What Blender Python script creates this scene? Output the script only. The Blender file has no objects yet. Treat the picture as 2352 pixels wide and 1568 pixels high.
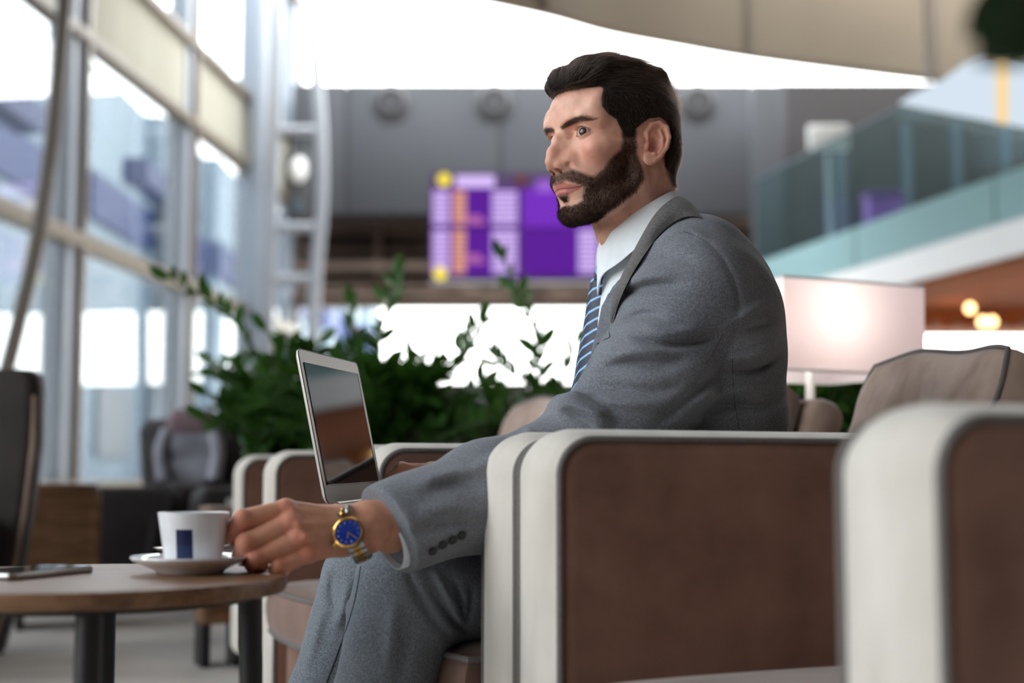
import bpy, bmesh, math, random
import numpy as np
from math import sin, cos, pi, radians, sqrt, atan2
from mathutils import Vector, Matrix

C = bpy.context.scene.collection
scene = bpy.context.scene
rng = random.Random(7)

# ------------------------------------------------------------------ camera
FPX, CX, CY, ZC = 3200.0, 1176.0, 784.0, 0.53          # focal length in pixels of a 2352 px wide frame, eye height
TH = math.atan(306.0 / FPX)                            # slight upward pitch
cam_data = bpy.data.cameras.new('camera')
cam = bpy.data.objects.new('camera', cam_data)
C.objects.link(cam)
cam.location = (0, 0, ZC)
cam.rotation_euler = (pi / 2 + TH, 0, 0)
cam_data.sensor_width = 36.0
cam_data.lens = 36.0 * FPX / 2352.0
cam_data.clip_start = 0.05
cam_data.clip_end = 500
cam_data.dof.use_dof = True
cam_data.dof.focus_distance = 1.89
cam_data.dof.aperture_fstop = 2.4
cam_data.dof.aperture_blades = 0
scene.camera = cam

# ------------------------------------------------------------------ world and exposure
world = bpy.data.worlds.new('overcast_sky')
scene.world = world
world.use_nodes = True
wn = world.node_tree.nodes
wl = world.node_tree.links
wn.clear()
w_out = wn.new('ShaderNodeOutputWorld')
w_bg = wn.new('ShaderNodeBackground')
w_tc = wn.new('ShaderNodeTexCoord')
w_sep = wn.new('ShaderNodeSeparateXYZ')
w_ramp = wn.new('ShaderNodeValToRGB')
wl.new(w_tc.outputs['Generated'], w_sep.inputs[0])
wl.new(w_sep.outputs['Z'], w_ramp.inputs[0])
w_ramp.color_ramp.elements[0].position = 0.0
w_ramp.color_ramp.elements[0].color = (1.0, 0.95, 0.87, 1)
w_ramp.color_ramp.elements[1].position = 0.45
w_ramp.color_ramp.elements[1].color = (0.92, 0.96, 1.0, 1)
wl.new(w_ramp.outputs[0], w_bg.inputs['Color'])
w_bg.inputs['Strength'].default_value = 7.0
wl.new(w_bg.outputs[0], w_out.inputs['Surface'])

vs = scene.view_settings
scene.display_settings.display_device = 'sRGB'
vs.view_transform = 'Standard'
vs.look = 'None'
vs.gamma = 1.0
vs.use_curve_mapping = False
vs.exposure = 0.30
scene.cycles.use_denoising = True
scene.cycles.max_bounces = 8
scene.cycles.diffuse_bounces = 4
scene.cycles.glossy_bounces = 4
scene.cycles.transparent_max_bounces = 12
scene.cycles.sample_clamp_indirect = 6.0
scene.cycles.caustics_reflective = False
scene.cycles.caustics_refractive = False


def P(u, v, Y):
    """World point seen at photo pixel (u, v) at horizontal depth Y."""
    xc, yc = (u - CX) / FPX, -(v - CY) / FPX
    fy = cos(TH) - yc * sin(TH)
    fz = sin(TH) + yc * cos(TH)
    s = Y / fy
    return Vector((xc * s, Y, ZC + fz * s))


def project(Pts):
    """Pixel coordinates of world points (numpy N x 3)."""
    x, y, z = Pts[:, 0], Pts[:, 1], Pts[:, 2] - ZC
    dep = y * cos(TH) + z * sin(TH)
    up = -y * sin(TH) + z * cos(TH)
    return CX + FPX * x / dep, CY - FPX * up / dep


# ------------------------------------------------------------------ materials
def s2l(c):
    return c / 12.92 if c <= 0.04045 else ((c + 0.055) / 1.055) ** 2.4


def col(r, g, b):
    return (s2l(r / 255), s2l(g / 255), s2l(b / 255), 1.0)


def new_mat(name):
    m = bpy.data.materials.new(name)
    m.use_nodes = True
    nt = m.node_tree
    b = nt.nodes.get('Principled BSDF')
    return m, nt, b


def node(nt, kind, **kw):
    n = nt.nodes.new(kind)
    for k, v in kw.items():
        if k in n.inputs:
            n.inputs[k].default_value = v
        else:
            setattr(n, k, v)
    return n


def mat_plain(name, c, rough=0.5, metal=0.0, spec=None, coat=0.0):
    m, nt, b = new_mat(name)
    b.inputs['Base Color'].default_value = c
    b.inputs['Roughness'].default_value = rough
    b.inputs['Metallic'].default_value = metal
    if spec is not None:
        b.inputs['Specular IOR Level'].default_value = spec
    if coat:
        b.inputs['Coat Weight'].default_value = coat
    # a trace of tonal variation
    n = node(nt, 'ShaderNodeTexNoise', Scale=6.0, Detail=3.0)
    tc = node(nt, 'ShaderNodeTexCoord')
    nt.links.new(tc.outputs['Object'], n.inputs['Vector'])
    mx = node(nt, 'ShaderNodeMix', data_type='RGBA')
    mx.inputs[6].default_value = tuple(x * 0.92 for x in c[:3]) + (1,)
    mx.inputs[7].default_value = tuple(min(1, x * 1.06) for x in c[:3]) + (1,)
    nt.links.new(n.outputs[0], mx.inputs[0])
    nt.links.new(mx.outputs[2], b.inputs['Base Color'])
    return m


def mat_noise(name, c1, c2, scale=8.0, detail=4.0, rough=0.8, bump=0.0, bscale=200.0, sheen=0.0, lo=0.35, hi=0.65,
              stretch=(1, 1, 1), metal=0.0, spec=None, bdist=0.001, c3=None, scale3=300.0, f3=0.3):
    m, nt, b = new_mat(name)
    tc = node(nt, 'ShaderNodeTexCoord')
    mp = node(nt, 'ShaderNodeMapping')
    mp.inputs['Scale'].default_value = stretch
    nt.links.new(tc.outputs['Object'], mp.inputs[0])
    n = node(nt, 'ShaderNodeTexNoise', Scale=scale, Detail=detail)
    nt.links.new(mp.outputs[0], n.inputs['Vector'])
    r = node(nt, 'ShaderNodeValToRGB')
    r.color_ramp.elements[0].position = lo
    r.color_ramp.elements[1].position = hi
    r.color_ramp.elements[0].color = c1
    r.color_ramp.elements[1].color = c2
    nt.links.new(n.outputs[0], r.inputs[0])
    out = r.outputs[0]
    if c3 is not None:
        n3 = node(nt, 'ShaderNodeTexNoise', Scale=scale3, Detail=2.0)
        nt.links.new(tc.outputs['Object'], n3.inputs['Vector'])
        r3 = node(nt, 'ShaderNodeMapRange')
        r3.inputs['From Min'].default_value = 0.4
        r3.inputs['From Max'].default_value = 0.7
        r3.inputs['To Max'].default_value = f3
        nt.links.new(n3.outputs[0], r3.inputs[0])
        mx = node(nt, 'ShaderNodeMix', data_type='RGBA')
        nt.links.new(r3.outputs[0], mx.inputs[0])
        nt.links.new(out, mx.inputs[6])
        mx.inputs[7].default_value = c3
        out = mx.outputs[2]
    nt.links.new(out, b.inputs['Base Color'])
    b.inputs['Roughness'].default_value = rough
    b.inputs['Metallic'].default_value = metal
    if spec is not None:
        b.inputs['Specular IOR Level'].default_value = spec
    if sheen:
        b.inputs['Sheen Weight'].default_value = sheen
        b.inputs['Sheen Roughness'].default_value = 0.4
    if bump:
        bn = node(nt, 'ShaderNodeTexNoise', Scale=bscale, Detail=2.0)
        nt.links.new(tc.outputs['Object'], bn.inputs['Vector'])
        bp = node(nt, 'ShaderNodeBump', Strength=bump, Distance=bdist)
        nt.links.new(bn.outputs[0], bp.inputs['Height'])
        nt.links.new(bp.outputs[0], b.inputs['Normal'])
    return m


def mat_emit(name, c, strength):
    m = bpy.data.materials.new(name)
    m.use_nodes = True
    nt = m.node_tree
    nt.nodes.clear()
    o = nt.nodes.new('ShaderNodeOutputMaterial')
    e = nt.nodes.new('ShaderNodeEmission')
    e.inputs[0].default_value = c
    e.inputs[1].default_value = strength
    nt.links.new(e.outputs[0], o.inputs[0])
    return m


def mat_glass(name, tint, gloss=0.12, base=None, base_f=0.0):
    """Thin architectural glazing: tinted see-through pane with a mirror sheen and, if asked, a milky share."""
    m = bpy.data.materials.new(name)
    m.use_nodes = True
    nt = m.node_tree
    nt.nodes.clear()
    o = nt.nodes.new('ShaderNodeOutputMaterial')
    t = nt.nodes.new('ShaderNodeBsdfTransparent')
    t.inputs[0].default_value = tint
    g = nt.nodes.new('ShaderNodeBsdfGlossy')
    g.inputs['Roughness'].default_value = 0.02
    fr = nt.nodes.new('ShaderNodeLayerWeight')
    fr.inputs[0].default_value = 0.25
    mr = nt.nodes.new('ShaderNodeMapRange')
    mr.inputs['To Min'].default_value = gloss * 0.4
    mr.inputs['To Max'].default_value = min(1.0, gloss * 4)
    nt.links.new(fr.outputs['Fresnel'], mr.inputs[0])
    mx = nt.nodes.new('ShaderNodeMixShader')
    nt.links.new(mr.outputs[0], mx.inputs[0])
    nt.links.new(t.outputs[0], mx.inputs[1])
    nt.links.new(g.outputs[0], mx.inputs[2])
    last = mx
    if base is not None:
        df = nt.nodes.new('ShaderNodeBsdfDiffuse')
        df.inputs[0].default_value = base
        m2 = nt.nodes.new('ShaderNodeMixShader')
        m2.inputs[0].default_value = base_f
        nt.links.new(mx.outputs[0], m2.inputs[1])
        nt.links.new(df.outputs[0], m2.inputs[2])
        last = m2
    nt.links.new(last.outputs[0], o.inputs[0])
    return m


def mat_wood(name, c1, c2, scale=3.0, rough=0.45, stretch=(1, 12, 12), bump=0.1):
    m, nt, b = new_mat(name)
    tc = node(nt, 'ShaderNodeTexCoord')
    mp = node(nt, 'ShaderNodeMapping')
    mp.inputs['Scale'].default_value = stretch
    nt.links.new(tc.outputs['Object'], mp.inputs[0])
    n = node(nt, 'ShaderNodeTexNoise', Scale=scale, Detail=8.0, Roughness=0.65)
    n.inputs['Distortion'].default_value = 0.6
    nt.links.new(mp.outputs[0], n.inputs['Vector'])
    r = node(nt, 'ShaderNodeValToRGB')
    r.color_ramp.elements[0].position = 0.36
    r.color_ramp.elements[1].position = 0.66
    r.color_ramp.elements[0].color = c1
    r.color_ramp.elements[1].color = c2
    nt.links.new(n.outputs[0], r.inputs[0])
    nt.links.new(r.outputs[0], b.inputs['Base Color'])
    b.inputs['Roughness'].default_value = rough
    bp = node(nt, 'ShaderNodeBump', Strength=bump, Distance=0.001)
    nt.links.new(n.outputs[0], bp.inputs['Height'])
    nt.links.new(bp.outputs[0], b.inputs['Normal'])
    return m


# ------------------------------------------------------------------ objects, labels
def tag(o, label=None, cat=None, group=None, kind=None):
    if label:
        o['label'] = label
    if cat:
        o['category'] = cat
    if group:
        o['group'] = group
    if kind:
        o['kind'] = kind
    return o


def empty(name, loc=(0, 0, 0), rz=0.0, label=None, cat=None, group=None, kind=None):
    o = bpy.data.objects.new(name, None)
    C.objects.link(o)
    o.location = loc
    o.rotation_euler = (0, 0, rz)
    o.empty_display_size = 0.05
    return tag(o, label, cat, group, kind)


def link(name, me, mat, parent=None):
    o = bpy.data.objects.new(name, me)
    C.objects.link(o)
    if mat is not None:
        if isinstance(mat, (list, tuple)):
            for m in mat:
                me.materials.append(m)
        else:
            me.materials.append(mat)
    if parent is not None:
        o.parent = parent
    return o


def copy_tree(o, parent=None):
    c = o.copy()
    C.objects.link(c)
    if parent is not None:
        c.parent = parent
    for ch in list(o.children):
        copy_tree(ch, c)
    return c


class MB:
    """Collects simple shapes and links them as one mesh object."""

    def __init__(self):
        self.v, self.f, self.m = [], [], []

    def add(self, vs, fs, mi=0):
        n = len(self.v)
        self.v += [tuple(p) for p in vs]
        self.f += [tuple(i + n for i in f) for f in fs]
        self.m += [mi] * len(fs)
        return self

    def box(self, lo, hi, mi=0):
        x0, y0, z0 = lo
        x1, y1, z1 = hi
        vs = [(x0, y0, z0), (x1, y0, z0), (x1, y1, z0), (x0, y1, z0), (x0, y0, z1), (x1, y0, z1), (x1, y1, z1), (x0, y1, z1)]
        return self.add(vs, [(0, 3, 2, 1), (4, 5, 6, 7), (0, 1, 5, 4), (1, 2, 6, 5), (2, 3, 7, 6), (3, 0, 4, 7)], mi)

    def bar(self, a, b, w, d, up=(0, 0, 1), mi=0):
        """Box bar from a to b, w across (sideways), d along the 'up' side."""
        a, b = Vector(a), Vector(b)
        t = (b - a).normalized()
        s = t.cross(Vector(up))
        if s.length < 1e-6:
            s = t.cross(Vector((1, 0, 0)))
        s.normalize()
        n = s.cross(t).normalized()
        vs = []
        for p in (a, b):
            for i, j in ((-1, -1), (1, -1), (1, 1), (-1, 1)):
                vs.append(p + s * (w / 2 * i) + n * (d / 2 * j))
        return self.add(vs, [(0, 1, 2, 3), (7, 6, 5, 4), (0, 4, 5, 1), (1, 5, 6, 2), (2, 6, 7, 3), (3, 7, 4, 0)], mi)

    def tube(self, pts, r, n=10, closed=False, mi=0, caps=True):
        pts = [Vector(p) for p in pts]
        m = len(pts)
        rs = r if isinstance(r, (list, tuple)) else [r] * m
        vs = []
        prev = None
        for i, p in enumerate(pts):
            if closed:
                t = (pts[(i + 1) % m] - pts[i - 1]).normalized()
            else:
                t = (pts[min(i + 1, m - 1)] - pts[max(i - 1, 0)]).normalized()
            if prev is None:
                prev = t.cross(Vector((0.13, 0.31, 0.94)))
                if prev.length < 1e-3:
                    prev = t.cross(Vector((1, 0, 0)))
            s = (prev - t * prev.dot(t)).normalized()
            prev = s
            q = t.cross(s)
            for k in range(n):
                a = 2 * pi * k / n
                vs.append(p + (s * cos(a) + q * sin(a)) * rs[i])
        fs = []
        for i in range(m if closed else m - 1):
            for k in range(n):
                a, b = i * n + k, i * n + (k + 1) % n
                c, d = ((i + 1) % m) * n + (k + 1) % n, ((i + 1) % m) * n + k
                fs.append((a, b, c, d))
        if not closed and caps:
            fs.append(tuple(range(n - 1, -1, -1)))
            fs.append(tuple((m - 1) * n + k for k in range(n)))
        return self.add(vs, fs, mi)

    def lathe(self, prof, n=48, center=(0, 0, 0), mi=0, close=False):
        """prof: list of (radius, z)."""
        cx, cy, cz = center
        vs, fs = [], []
        for r, z in prof:
            for k in range(n):
                a = 2 * pi * k / n
                vs.append((cx + r * cos(a), cy + r * sin(a), cz + z))
        m = len(prof)
        for i in range(m - 1 + (1 if close else 0)):
            j = (i + 1) % m
            for k in range(n):
                fs.append((i * n + k, i * n + (k + 1) % n, j * n + (k + 1) % n, j * n + k))
        if not close:
            if prof[0][0] > 1e-5:
                fs.append(tuple(range(n - 1, -1, -1)))
            if prof[-1][0] > 1e-5:
                fs.append(tuple((m - 1) * n + k for k in range(n)))
        return self.add(vs, fs, mi)

    def loft(self, loops, cap0=True, cap1=True, closed=True, mi=0):
        """Skin of loops with equal vertex counts."""
        n = len(loops[0])
        vs = [p for lp in loops for p in lp]
        fs = []
        for i in range(len(loops) - 1):
            for k in range(n if closed else n - 1):
                a, b = i * n + k, i * n + (k + 1) % n
                fs.append((a, b, b + n, a + n))
        if cap0:
            fs.append(tuple(range(n - 1, -1, -1)))
        if cap1:
            fs.append(tuple((len(loops) - 1) * n + k for k in range(n)))
        return self.add(vs, fs, mi)

    def grid(self, rows, mi=0):
        n = len(rows[0])
        vs = [p for r in rows for p in r]
        fs = []
        for i in range(len(rows) - 1):
            for k in range(n - 1):
                fs.append((i * n + k, i * n + k + 1, (i + 1) * n + k + 1, (i + 1) * n + k))
        return self.add(vs, fs, mi)

    def mesh(self, name, smooth=True, angle=40, bevel=0.0, segs=2, recalc=True):
        me = bpy.data.meshes.new(name)
        me.from_pydata(self.v, [], self.f)
        if any(self.m):
            me.polygons.foreach_set('material_index', self.m)
        bm = bmesh.new()
        bm.from_mesh(me)
        bmesh.ops.remove_doubles(bm, verts=bm.verts, dist=1e-6)
        if recalc:
            bmesh.ops.recalc_face_normals(bm, faces=bm.faces)
        if bevel > 0:
            es = [e for e in bm.edges if len(e.link_faces) == 2 and e.calc_face_angle(0) > radians(35)]
            bmesh.ops.bevel(bm, geom=es, offset=bevel, segments=segs, affect='EDGES', profile=0.5, clamp_overlap=True)
        for f in bm.faces:
            f.smooth = smooth
        if smooth:
            lim = radians(angle)
            for e in bm.edges:
                if len(e.link_faces) == 2 and e.calc_face_angle(0) > lim:
                    e.smooth = False
        bm.to_mesh(me)
        bm.free()
        return me

    def build(self, name, mat, parent=None, **kw):
        return link(name, self.mesh(name, **kw), mat, parent)


def struct(name, mb, mat, parent=None, **kw):
    o = mb.build(name, mat, parent, **kw)
    if parent is None:
        o['kind'] = 'structure'
    return o


def spline(pts, n):
    """Catmull-Rom through the points, n samples per span."""
    pts = [Vector(p) for p in pts]
    out = []
    for i in range(len(pts) - 1):
        p0 = pts[i - 1] if i > 0 else pts[0] * 2 - pts[1]
        p1, p2 = pts[i], pts[i + 1]
        p3 = pts[i + 2] if i + 2 < len(pts) else pts[-1] * 2 - pts[-2]
        for k in range(n):
            t = k / n
            out.append(0.5 * ((2 * p1) + (p2 - p0) * t + (2 * p0 - 5 * p1 + 4 * p2 - p3) * t * t + (3 * p1 - p0 - 3 * p2 + p3) * t ** 3))
    out.append(pts[-1])
    return out


# ------------------------------------------------------------------ implicit surfaces (smooth blends of simple fields -> one closed mesh)
class Field:
    def __init__(self, X):
        self.X = X.astype(np.float32)
        self.d = np.full(len(X), 9.0, np.float32)

    def _sel(self, lo, hi, m):
        X = self.X
        lo, hi = np.asarray(lo) - m, np.asarray(hi) + m
        return np.nonzero((X[:, 0] > lo[0]) & (X[:, 0] < hi[0]) & (X[:, 1] > lo[1]) & (X[:, 1] < hi[1]) & (X[:, 2] > lo[2]) & (X[:, 2] < hi[2]))[0]

    def _mix(self, idx, b, k, op):
        a = self.d[idx]
        if op == 'u':
            if k > 0:
                h = np.clip(0.5 + 0.5 * (b - a) / k, 0, 1)
                r = b + (a - b) * h - k * h * (1 - h)
            else:
                r = np.minimum(a, b)
        elif op == 's':            # subtract
            b = -b
            if k > 0:
                h = np.clip(0.5 - 0.5 * (b - a) / k, 0, 1)
                r = b + (a - b) * h + k * h * (1 - h)
            else:
                r = np.maximum(a, b)
        else:                      # intersect
            if k > 0:
                h = np.clip(0.5 - 0.5 * (b - a) / k, 0, 1)
                r = b + (a - b) * h + k * h * (1 - h)
            else:
                r = np.maximum(a, b)
        self.d[idx] = r

    def ell(self, c, r, k=0.0, op='u', ax=None, m=None):
        c, r = np.asarray(c, np.float32), np.asarray(r, np.float32)
        R = float(r.max())
        m = R * 0.5 + k if m is None else m
        i = self._sel(c - R, c + R, m)
        if len(i) == 0:
            return self
        q = self.X[i] - c
        if ax is not None:
            q = q @ np.asarray(ax, np.float32).T
        k0 = np.sqrt(((q / r) ** 2).sum(1))
        k1 = np.sqrt(((q / (r * r)) ** 2).sum(1)) + 1e-9
        self._mix(i, k0 * (k0 - 1) / k1, k, op)
        return self

    def cone(self, a, b, ra, rb, k=0.0, op='u', m=None):
        a, b = np.asarray(a, np.float32), np.asarray(b, np.float32)
        R = max(ra, rb)
        m = R * 0.8 + k if m is None else m
        i = self._sel(np.minimum(a, b) - R, np.maximum(a, b) + R, m)
        if len(i) == 0:
            return self
        p = self.X[i] - a
        ba = b - a
        L2 = float(ba @ ba)
        t = np.clip((p @ ba) / max(L2, 1e-9), 0, 1)
        # slope correction keeps the skin of the cone smooth
        dd = np.sqrt(((p - t[:, None] * ba) ** 2).sum(1))
        s = (rb - ra) / max(sqrt(L2), 1e-6)
        t2 = np.clip(t + dd * s / max(sqrt(L2), 1e-6), 0, 1)
        dd = np.sqrt(((p - t2[:, None] * ba) ** 2).sum(1)) - (ra + (rb - ra) * t2)
        self._mix(i, dd, k, op)
        return self

    def chain(self, pts, rs, k=0.0, op='u', kk=None):
        for j in range(len(pts) - 1):
            self.cone(pts[j], pts[j + 1], rs[j], rs[j + 1], k if (j == 0 or kk is None) else kk, op)
        return self

    def box(self, c, hs, rad, k=0.0, op='u', ax=None, m=None):
        c, hs = np.asarray(c, np.float32), np.asarray(hs, np.float32)
        R = float(np.sqrt((hs ** 2).sum()))
        m = R * 0.4 + k if m is None else m
        i = self._sel(c - R, c + R, m)
        if len(i) == 0:
            return self
        q = self.X[i] - c
        if ax is not None:
            q = q @ np.asarray(ax, np.float32).T
        q = np.abs(q) - (hs - rad)
        d = np.sqrt((np.maximum(q, 0) ** 2).sum(1)) + np.minimum(q.max(1), 0) - rad
        self._mix(i, d, k, op)
        return self


def polydist(X, pts):
    """Distance of points (N x k) to a polyline, and the arc parameter 0..1."""
    pts = np.asarray(pts, np.float32)
    best = np.full(len(X), 1e9, np.float32)
    par = np.zeros(len(X), np.float32)
    seg = np.sqrt(((pts[1:] - pts[:-1]) ** 2).sum(1))
    cum = np.concatenate([[0], np.cumsum(seg)])
    for j in range(len(pts) - 1):
        a, b = pts[j], pts[j + 1]
        ba = b - a
        t = np.clip(((X - a) @ ba) / max(float(ba @ ba), 1e-9), 0, 1)
        d = ((X - a - t[:, None] * ba) ** 2).sum(1)
        w = d < best
        best[w] = d[w]
        par[w] = ((cum[j] + t * seg[j]) / cum[-1])[w]
    return np.sqrt(best), par


def nets(fn, lo, hi, h, c=5, smooth=2, band=1.6):
    """Surface nets on a narrow band: fn(points) -> signed distance. Returns verts, quads."""
    lo, hi = np.asarray(lo, np.float32), np.asarray(hi, np.float32)
    nc = np.ceil((hi - lo) / (h * c)).astype(int)
    H = h * c
    g = np.stack(np.meshgrid(*[np.arange(n + 1) for n in nc], indexing='ij'), -1).reshape(-1, 3)
    dc = fn(lo + g * H).reshape(nc + 1)
    near = np.abs(dc) < H * band
    act = np.zeros(nc, bool)
    for i in (0, 1):
        for j in (0, 1):
            for k in (0, 1):
                act |= near[i:nc[0] + i, j:nc[1] + j, k:nc[2] + k]
    n = nc * c + 1
    mask = np.zeros(n, bool)
    a = np.repeat(np.repeat(np.repeat(act, c, 0), c, 1), c, 2)
    for i in (0, 1):
        for j in (0, 1):
            for k in (0, 1):
                mask[i:n[0] - 1 + i, j:n[1] - 1 + j, k:n[2] - 1 + k] |= a
    val = np.repeat(np.repeat(np.repeat(dc[:-1, :-1, :-1], c, 0), c, 1), c, 2)
    val = np.pad(val, ((0, 1),) * 3, mode='edge').astype(np.float32)
    idx = np.nonzero(mask)
    pts = lo + np.stack(idx, -1).astype(np.float32) * h
    out = np.empty(len(pts), np.float32)
    for s in range(0, len(pts), 400000):
        out[s:s + 400000] = fn(pts[s:s + 400000])
    val[idx] = out
    S = val < 0
    cnt = np.zeros(n - 1, np.uint8)
    for i in (0, 1):
        for j in (0, 1):
            for k in (0, 1):
                cnt += S[i:n[0] - 1 + i, j:n[1] - 1 + j, k:n[2] - 1 + k]
    mix = (cnt > 0) & (cnt < 8) & a
    cells = np.stack(np.nonzero(mix), -1)
    vid = np.full(n - 1, -1, np.int64)
    vid[mix] = np.arange(len(cells))
    cor = np.array([(i, j, k) for i in (0, 1) for j in (0, 1) for k in (0, 1)])
    cv = np.stack([val[cells[:, 0] + o[0], cells[:, 1] + o[1], cells[:, 2] + o[2]] for o in cor], 1)
    acc = np.zeros((len(cells), 3), np.float32)
    num = np.zeros(len(cells), np.float32)
    for x in range(8):
        for y in range(x + 1, 8):
            if np.abs(cor[x] - cor[y]).sum() == 1:
                sx, sy = cv[:, x], cv[:, y]
                cr = (sx < 0) != (sy < 0)
                t = np.where(cr, sx / np.where(cr, sx - sy, 1), 0)
                p = cor[x] + t[:, None] * (cor[y] - cor[x])
                acc += np.where(cr[:, None], p, 0)
                num += cr
    V = lo + (cells + acc / num[:, None]) * h
    quads = []
    for ax in range(3):
        sl0 = [slice(None)] * 3
        sl1 = [slice(None)] * 3
        sl0[ax] = slice(0, -1)
        sl1[ax] = slice(1, None)
        ch = S[tuple(sl0)] != S[tuple(sl1)]
        e = np.stack(np.nonzero(ch), -1)
        o1, o2 = (ax + 1) % 3, (ax + 2) % 3
        ok = (e[:, o1] > 0) & (e[:, o2] > 0) & (e[:, o1] < n[o1] - 1) & (e[:, o2] < n[o2] - 1)
        e = e[ok]
        q = []
        for d1, d2 in ((-1, -1), (0, -1), (0, 0), (-1, 0)):
            f = e.copy()
            f[:, o1] += d1
            f[:, o2] += d2
            q.append(vid[f[:, 0], f[:, 1], f[:, 2]])
        q = np.stack(q, 1)
        flip = ~S[e[:, 0], e[:, 1], e[:, 2]]
        q[flip] = q[flip][:, ::-1]
        q = q[(q >= 0).all(1)]
        quads.append(q)
    Q = np.concatenate(quads)
    if smooth:
        V = relax(V, Q, smooth)
    return V.astype(np.float32), Q


def relax(V, Q, it, f=0.5):
    e = np.concatenate([Q[:, [0, 1]], Q[:, [1, 2]], Q[:, [2, 3]], Q[:, [3, 0]]])
    n = len(V)
    cnt = np.bincount(e[:, 0], minlength=n) + np.bincount(e[:, 1], minlength=n)
    cnt = np.maximum(cnt, 1)
    for s in range(it):
        for lam in (f, -f * 1.04):          # Taubin pair keeps the volume
            A = np.empty_like(V)
            for a in range(3):
                A[:, a] = (np.bincount(e[:, 0], V[e[:, 1], a], n) + np.bincount(e[:, 1], V[e[:, 0], a], n)) / cnt
            V = V + lam * (A - V)
    return V


def quad_mesh(name, V, Q, attrs=None):
    me = bpy.data.meshes.new(name)
    me.vertices.add(len(V))
    me.vertices.foreach_set('co', np.ascontiguousarray(V, np.float32).ravel())
    me.loops.add(len(Q) * 4)
    me.loops.foreach_set('vertex_index', np.ascontiguousarray(Q, np.int32).ravel())
    me.polygons.add(len(Q))
    me.polygons.foreach_set('loop_start', np.arange(0, len(Q) * 4, 4, dtype=np.int32))
    me.polygons.foreach_set('use_smooth', np.ones(len(Q), bool))
    me.update(calc_edges=True)
    for k, a in (attrs or {}).items():
        a = np.asarray(a, np.float32)
        if a.ndim == 1:
            at = me.attributes.new(k, 'FLOAT', 'POINT')
            at.data.foreach_set('value', a)
        else:
            if a.shape[1] == 3:
                a = np.concatenate([a, np.ones((len(a), 1), np.float32)], 1)
            at = me.attributes.new(k, 'FLOAT_COLOR', 'POINT')
            at.data.foreach_set('color', np.ascontiguousarray(a).ravel())
    me.validate()
    return me


def vnormals(V, Q):
    n = np.cross(V[Q[:, 2]] - V[Q[:, 0]], V[Q[:, 3]] - V[Q[:, 1]])
    N = np.zeros_like(V)
    for a in range(3):
        for j in range(4):
            N[:, a] += np.bincount(Q[:, j], n[:, a], len(V))
    return N / (np.linalg.norm(N, axis=1, keepdims=True) + 1e-12)


def sst(x, a, b):
    t = np.clip((x - a) / (b - a), 0, 1)
    return t * t * (3 - 2 * t)


def strands(name, curves, radius, mat, parent, tip=0.35):
    """One object of hair strands; curves: array (n, m, 3)."""
    n, m = curves.shape[:2]
    hc = bpy.data.hair_curves.new(name)
    hc.add_curves([m] * n)
    hc.attributes['position'].data.foreach_set('vector', np.ascontiguousarray(curves, np.float32).ravel())
    r = np.linspace(1, tip, m, dtype=np.float32)[None, :] * (radius if np.ndim(radius) else np.full(n, radius, np.float32))[:, None]
    ra = hc.attributes.get('radius') or hc.attributes.new('radius', 'FLOAT', 'POINT')
    ra.data.foreach_set('value', np.ascontiguousarray(r, np.float32).ravel())
    hc.materials.append(mat)
    o = bpy.data.objects.new(name, hc)
    C.objects.link(o)
    o.parent = parent
    return o

# ================================================================== materials used by the setting
M_carpet = mat_noise('carpet_grey', col(176, 168, 162), col(200, 191, 184), scale=2.2, detail=6, rough=0.95, bump=0.4, bscale=400)
M_greywall = mat_noise('grey_wall_panel', col(54, 56, 60), col(60, 62, 66), scale=0.4, rough=0.7)
M_darkwall = mat_noise('dark_gallery_wall', col(46, 43, 42), col(54, 51, 50), scale=0.5, rough=0.8)
M_brown = mat_noise('brown_recess', col(46, 36, 30), col(82, 66, 54), scale=0.9, detail=5, rough=0.85, stretch=(0.4, 1, 3))
M_beam = mat_noise('brown_beam', col(88, 72, 61), col(112, 94, 81), scale=1.2, rough=0.7)
M_white = mat_plain('white_paint', col(226, 226, 224), 0.55)
M_steel = mat_plain('pale_steel_paint', col(150, 154, 160), 0.35)
M_mull = mat_plain('white_mullion_paint', col(158, 166, 176), 0.4)
M_mull_dark = mat_plain('bronze_profile', col(128, 118, 108), 0.4)
M_transom = mat_plain('tan_transom', col(112, 101, 84), 0.5)
M_blind = mat_noise('cream_roller_blind', col(160, 157, 142), col(170, 167, 152), scale=1.0, rough=0.9, stretch=(6, 6, 0.3))
M_fascia = mat_noise('tan_fascia', col(124, 109, 89), col(132, 117, 97), scale=0.5, rough=0.75)
M_fac_glass = mat_glass('facade_glass', (0.93, 0.955, 0.965, 1), gloss=0.16)
M_rail_glass = mat_glass('balustrade_glass', (0.80, 0.90, 0.90, 1), gloss=0.02, base=col(90, 120, 122), base_f=0.04)
M_teal = mat_glass('teal_fascia_glass', (0.6, 0.85, 0.87, 1), gloss=0.06, base=col(142, 172, 173), base_f=0.92)
M_soffit = mat_wood('warm_wood_soffit', col(120, 70, 42), col(146, 90, 56), scale=0.8, rough=0.9, stretch=(1, 6, 1))
M_soffit.node_tree.nodes['Principled BSDF'].inputs['Specular IOR Level'].default_value = 0.08
M_slat = mat_wood('dark_wood_slat', col(84, 52, 34), col(108, 68, 46), scale=1.0)
M_outwhite = mat_noise('pale_cladding', col(92, 110, 124), col(106, 124, 138), scale=0.3, rough=0.6)
M_outblue = mat_plain('blue_cladding', col(4, 34, 84), 0.6)
M_outgrey = mat_plain('grey_steelwork', col(74, 86, 96), 0.5)
M_ground = mat_noise('apron_concrete', col(120, 126, 134), col(136, 142, 150), scale=0.4, rough=0.9)
M_black = mat_plain('black_metal', col(26, 26, 28), 0.45)
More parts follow.
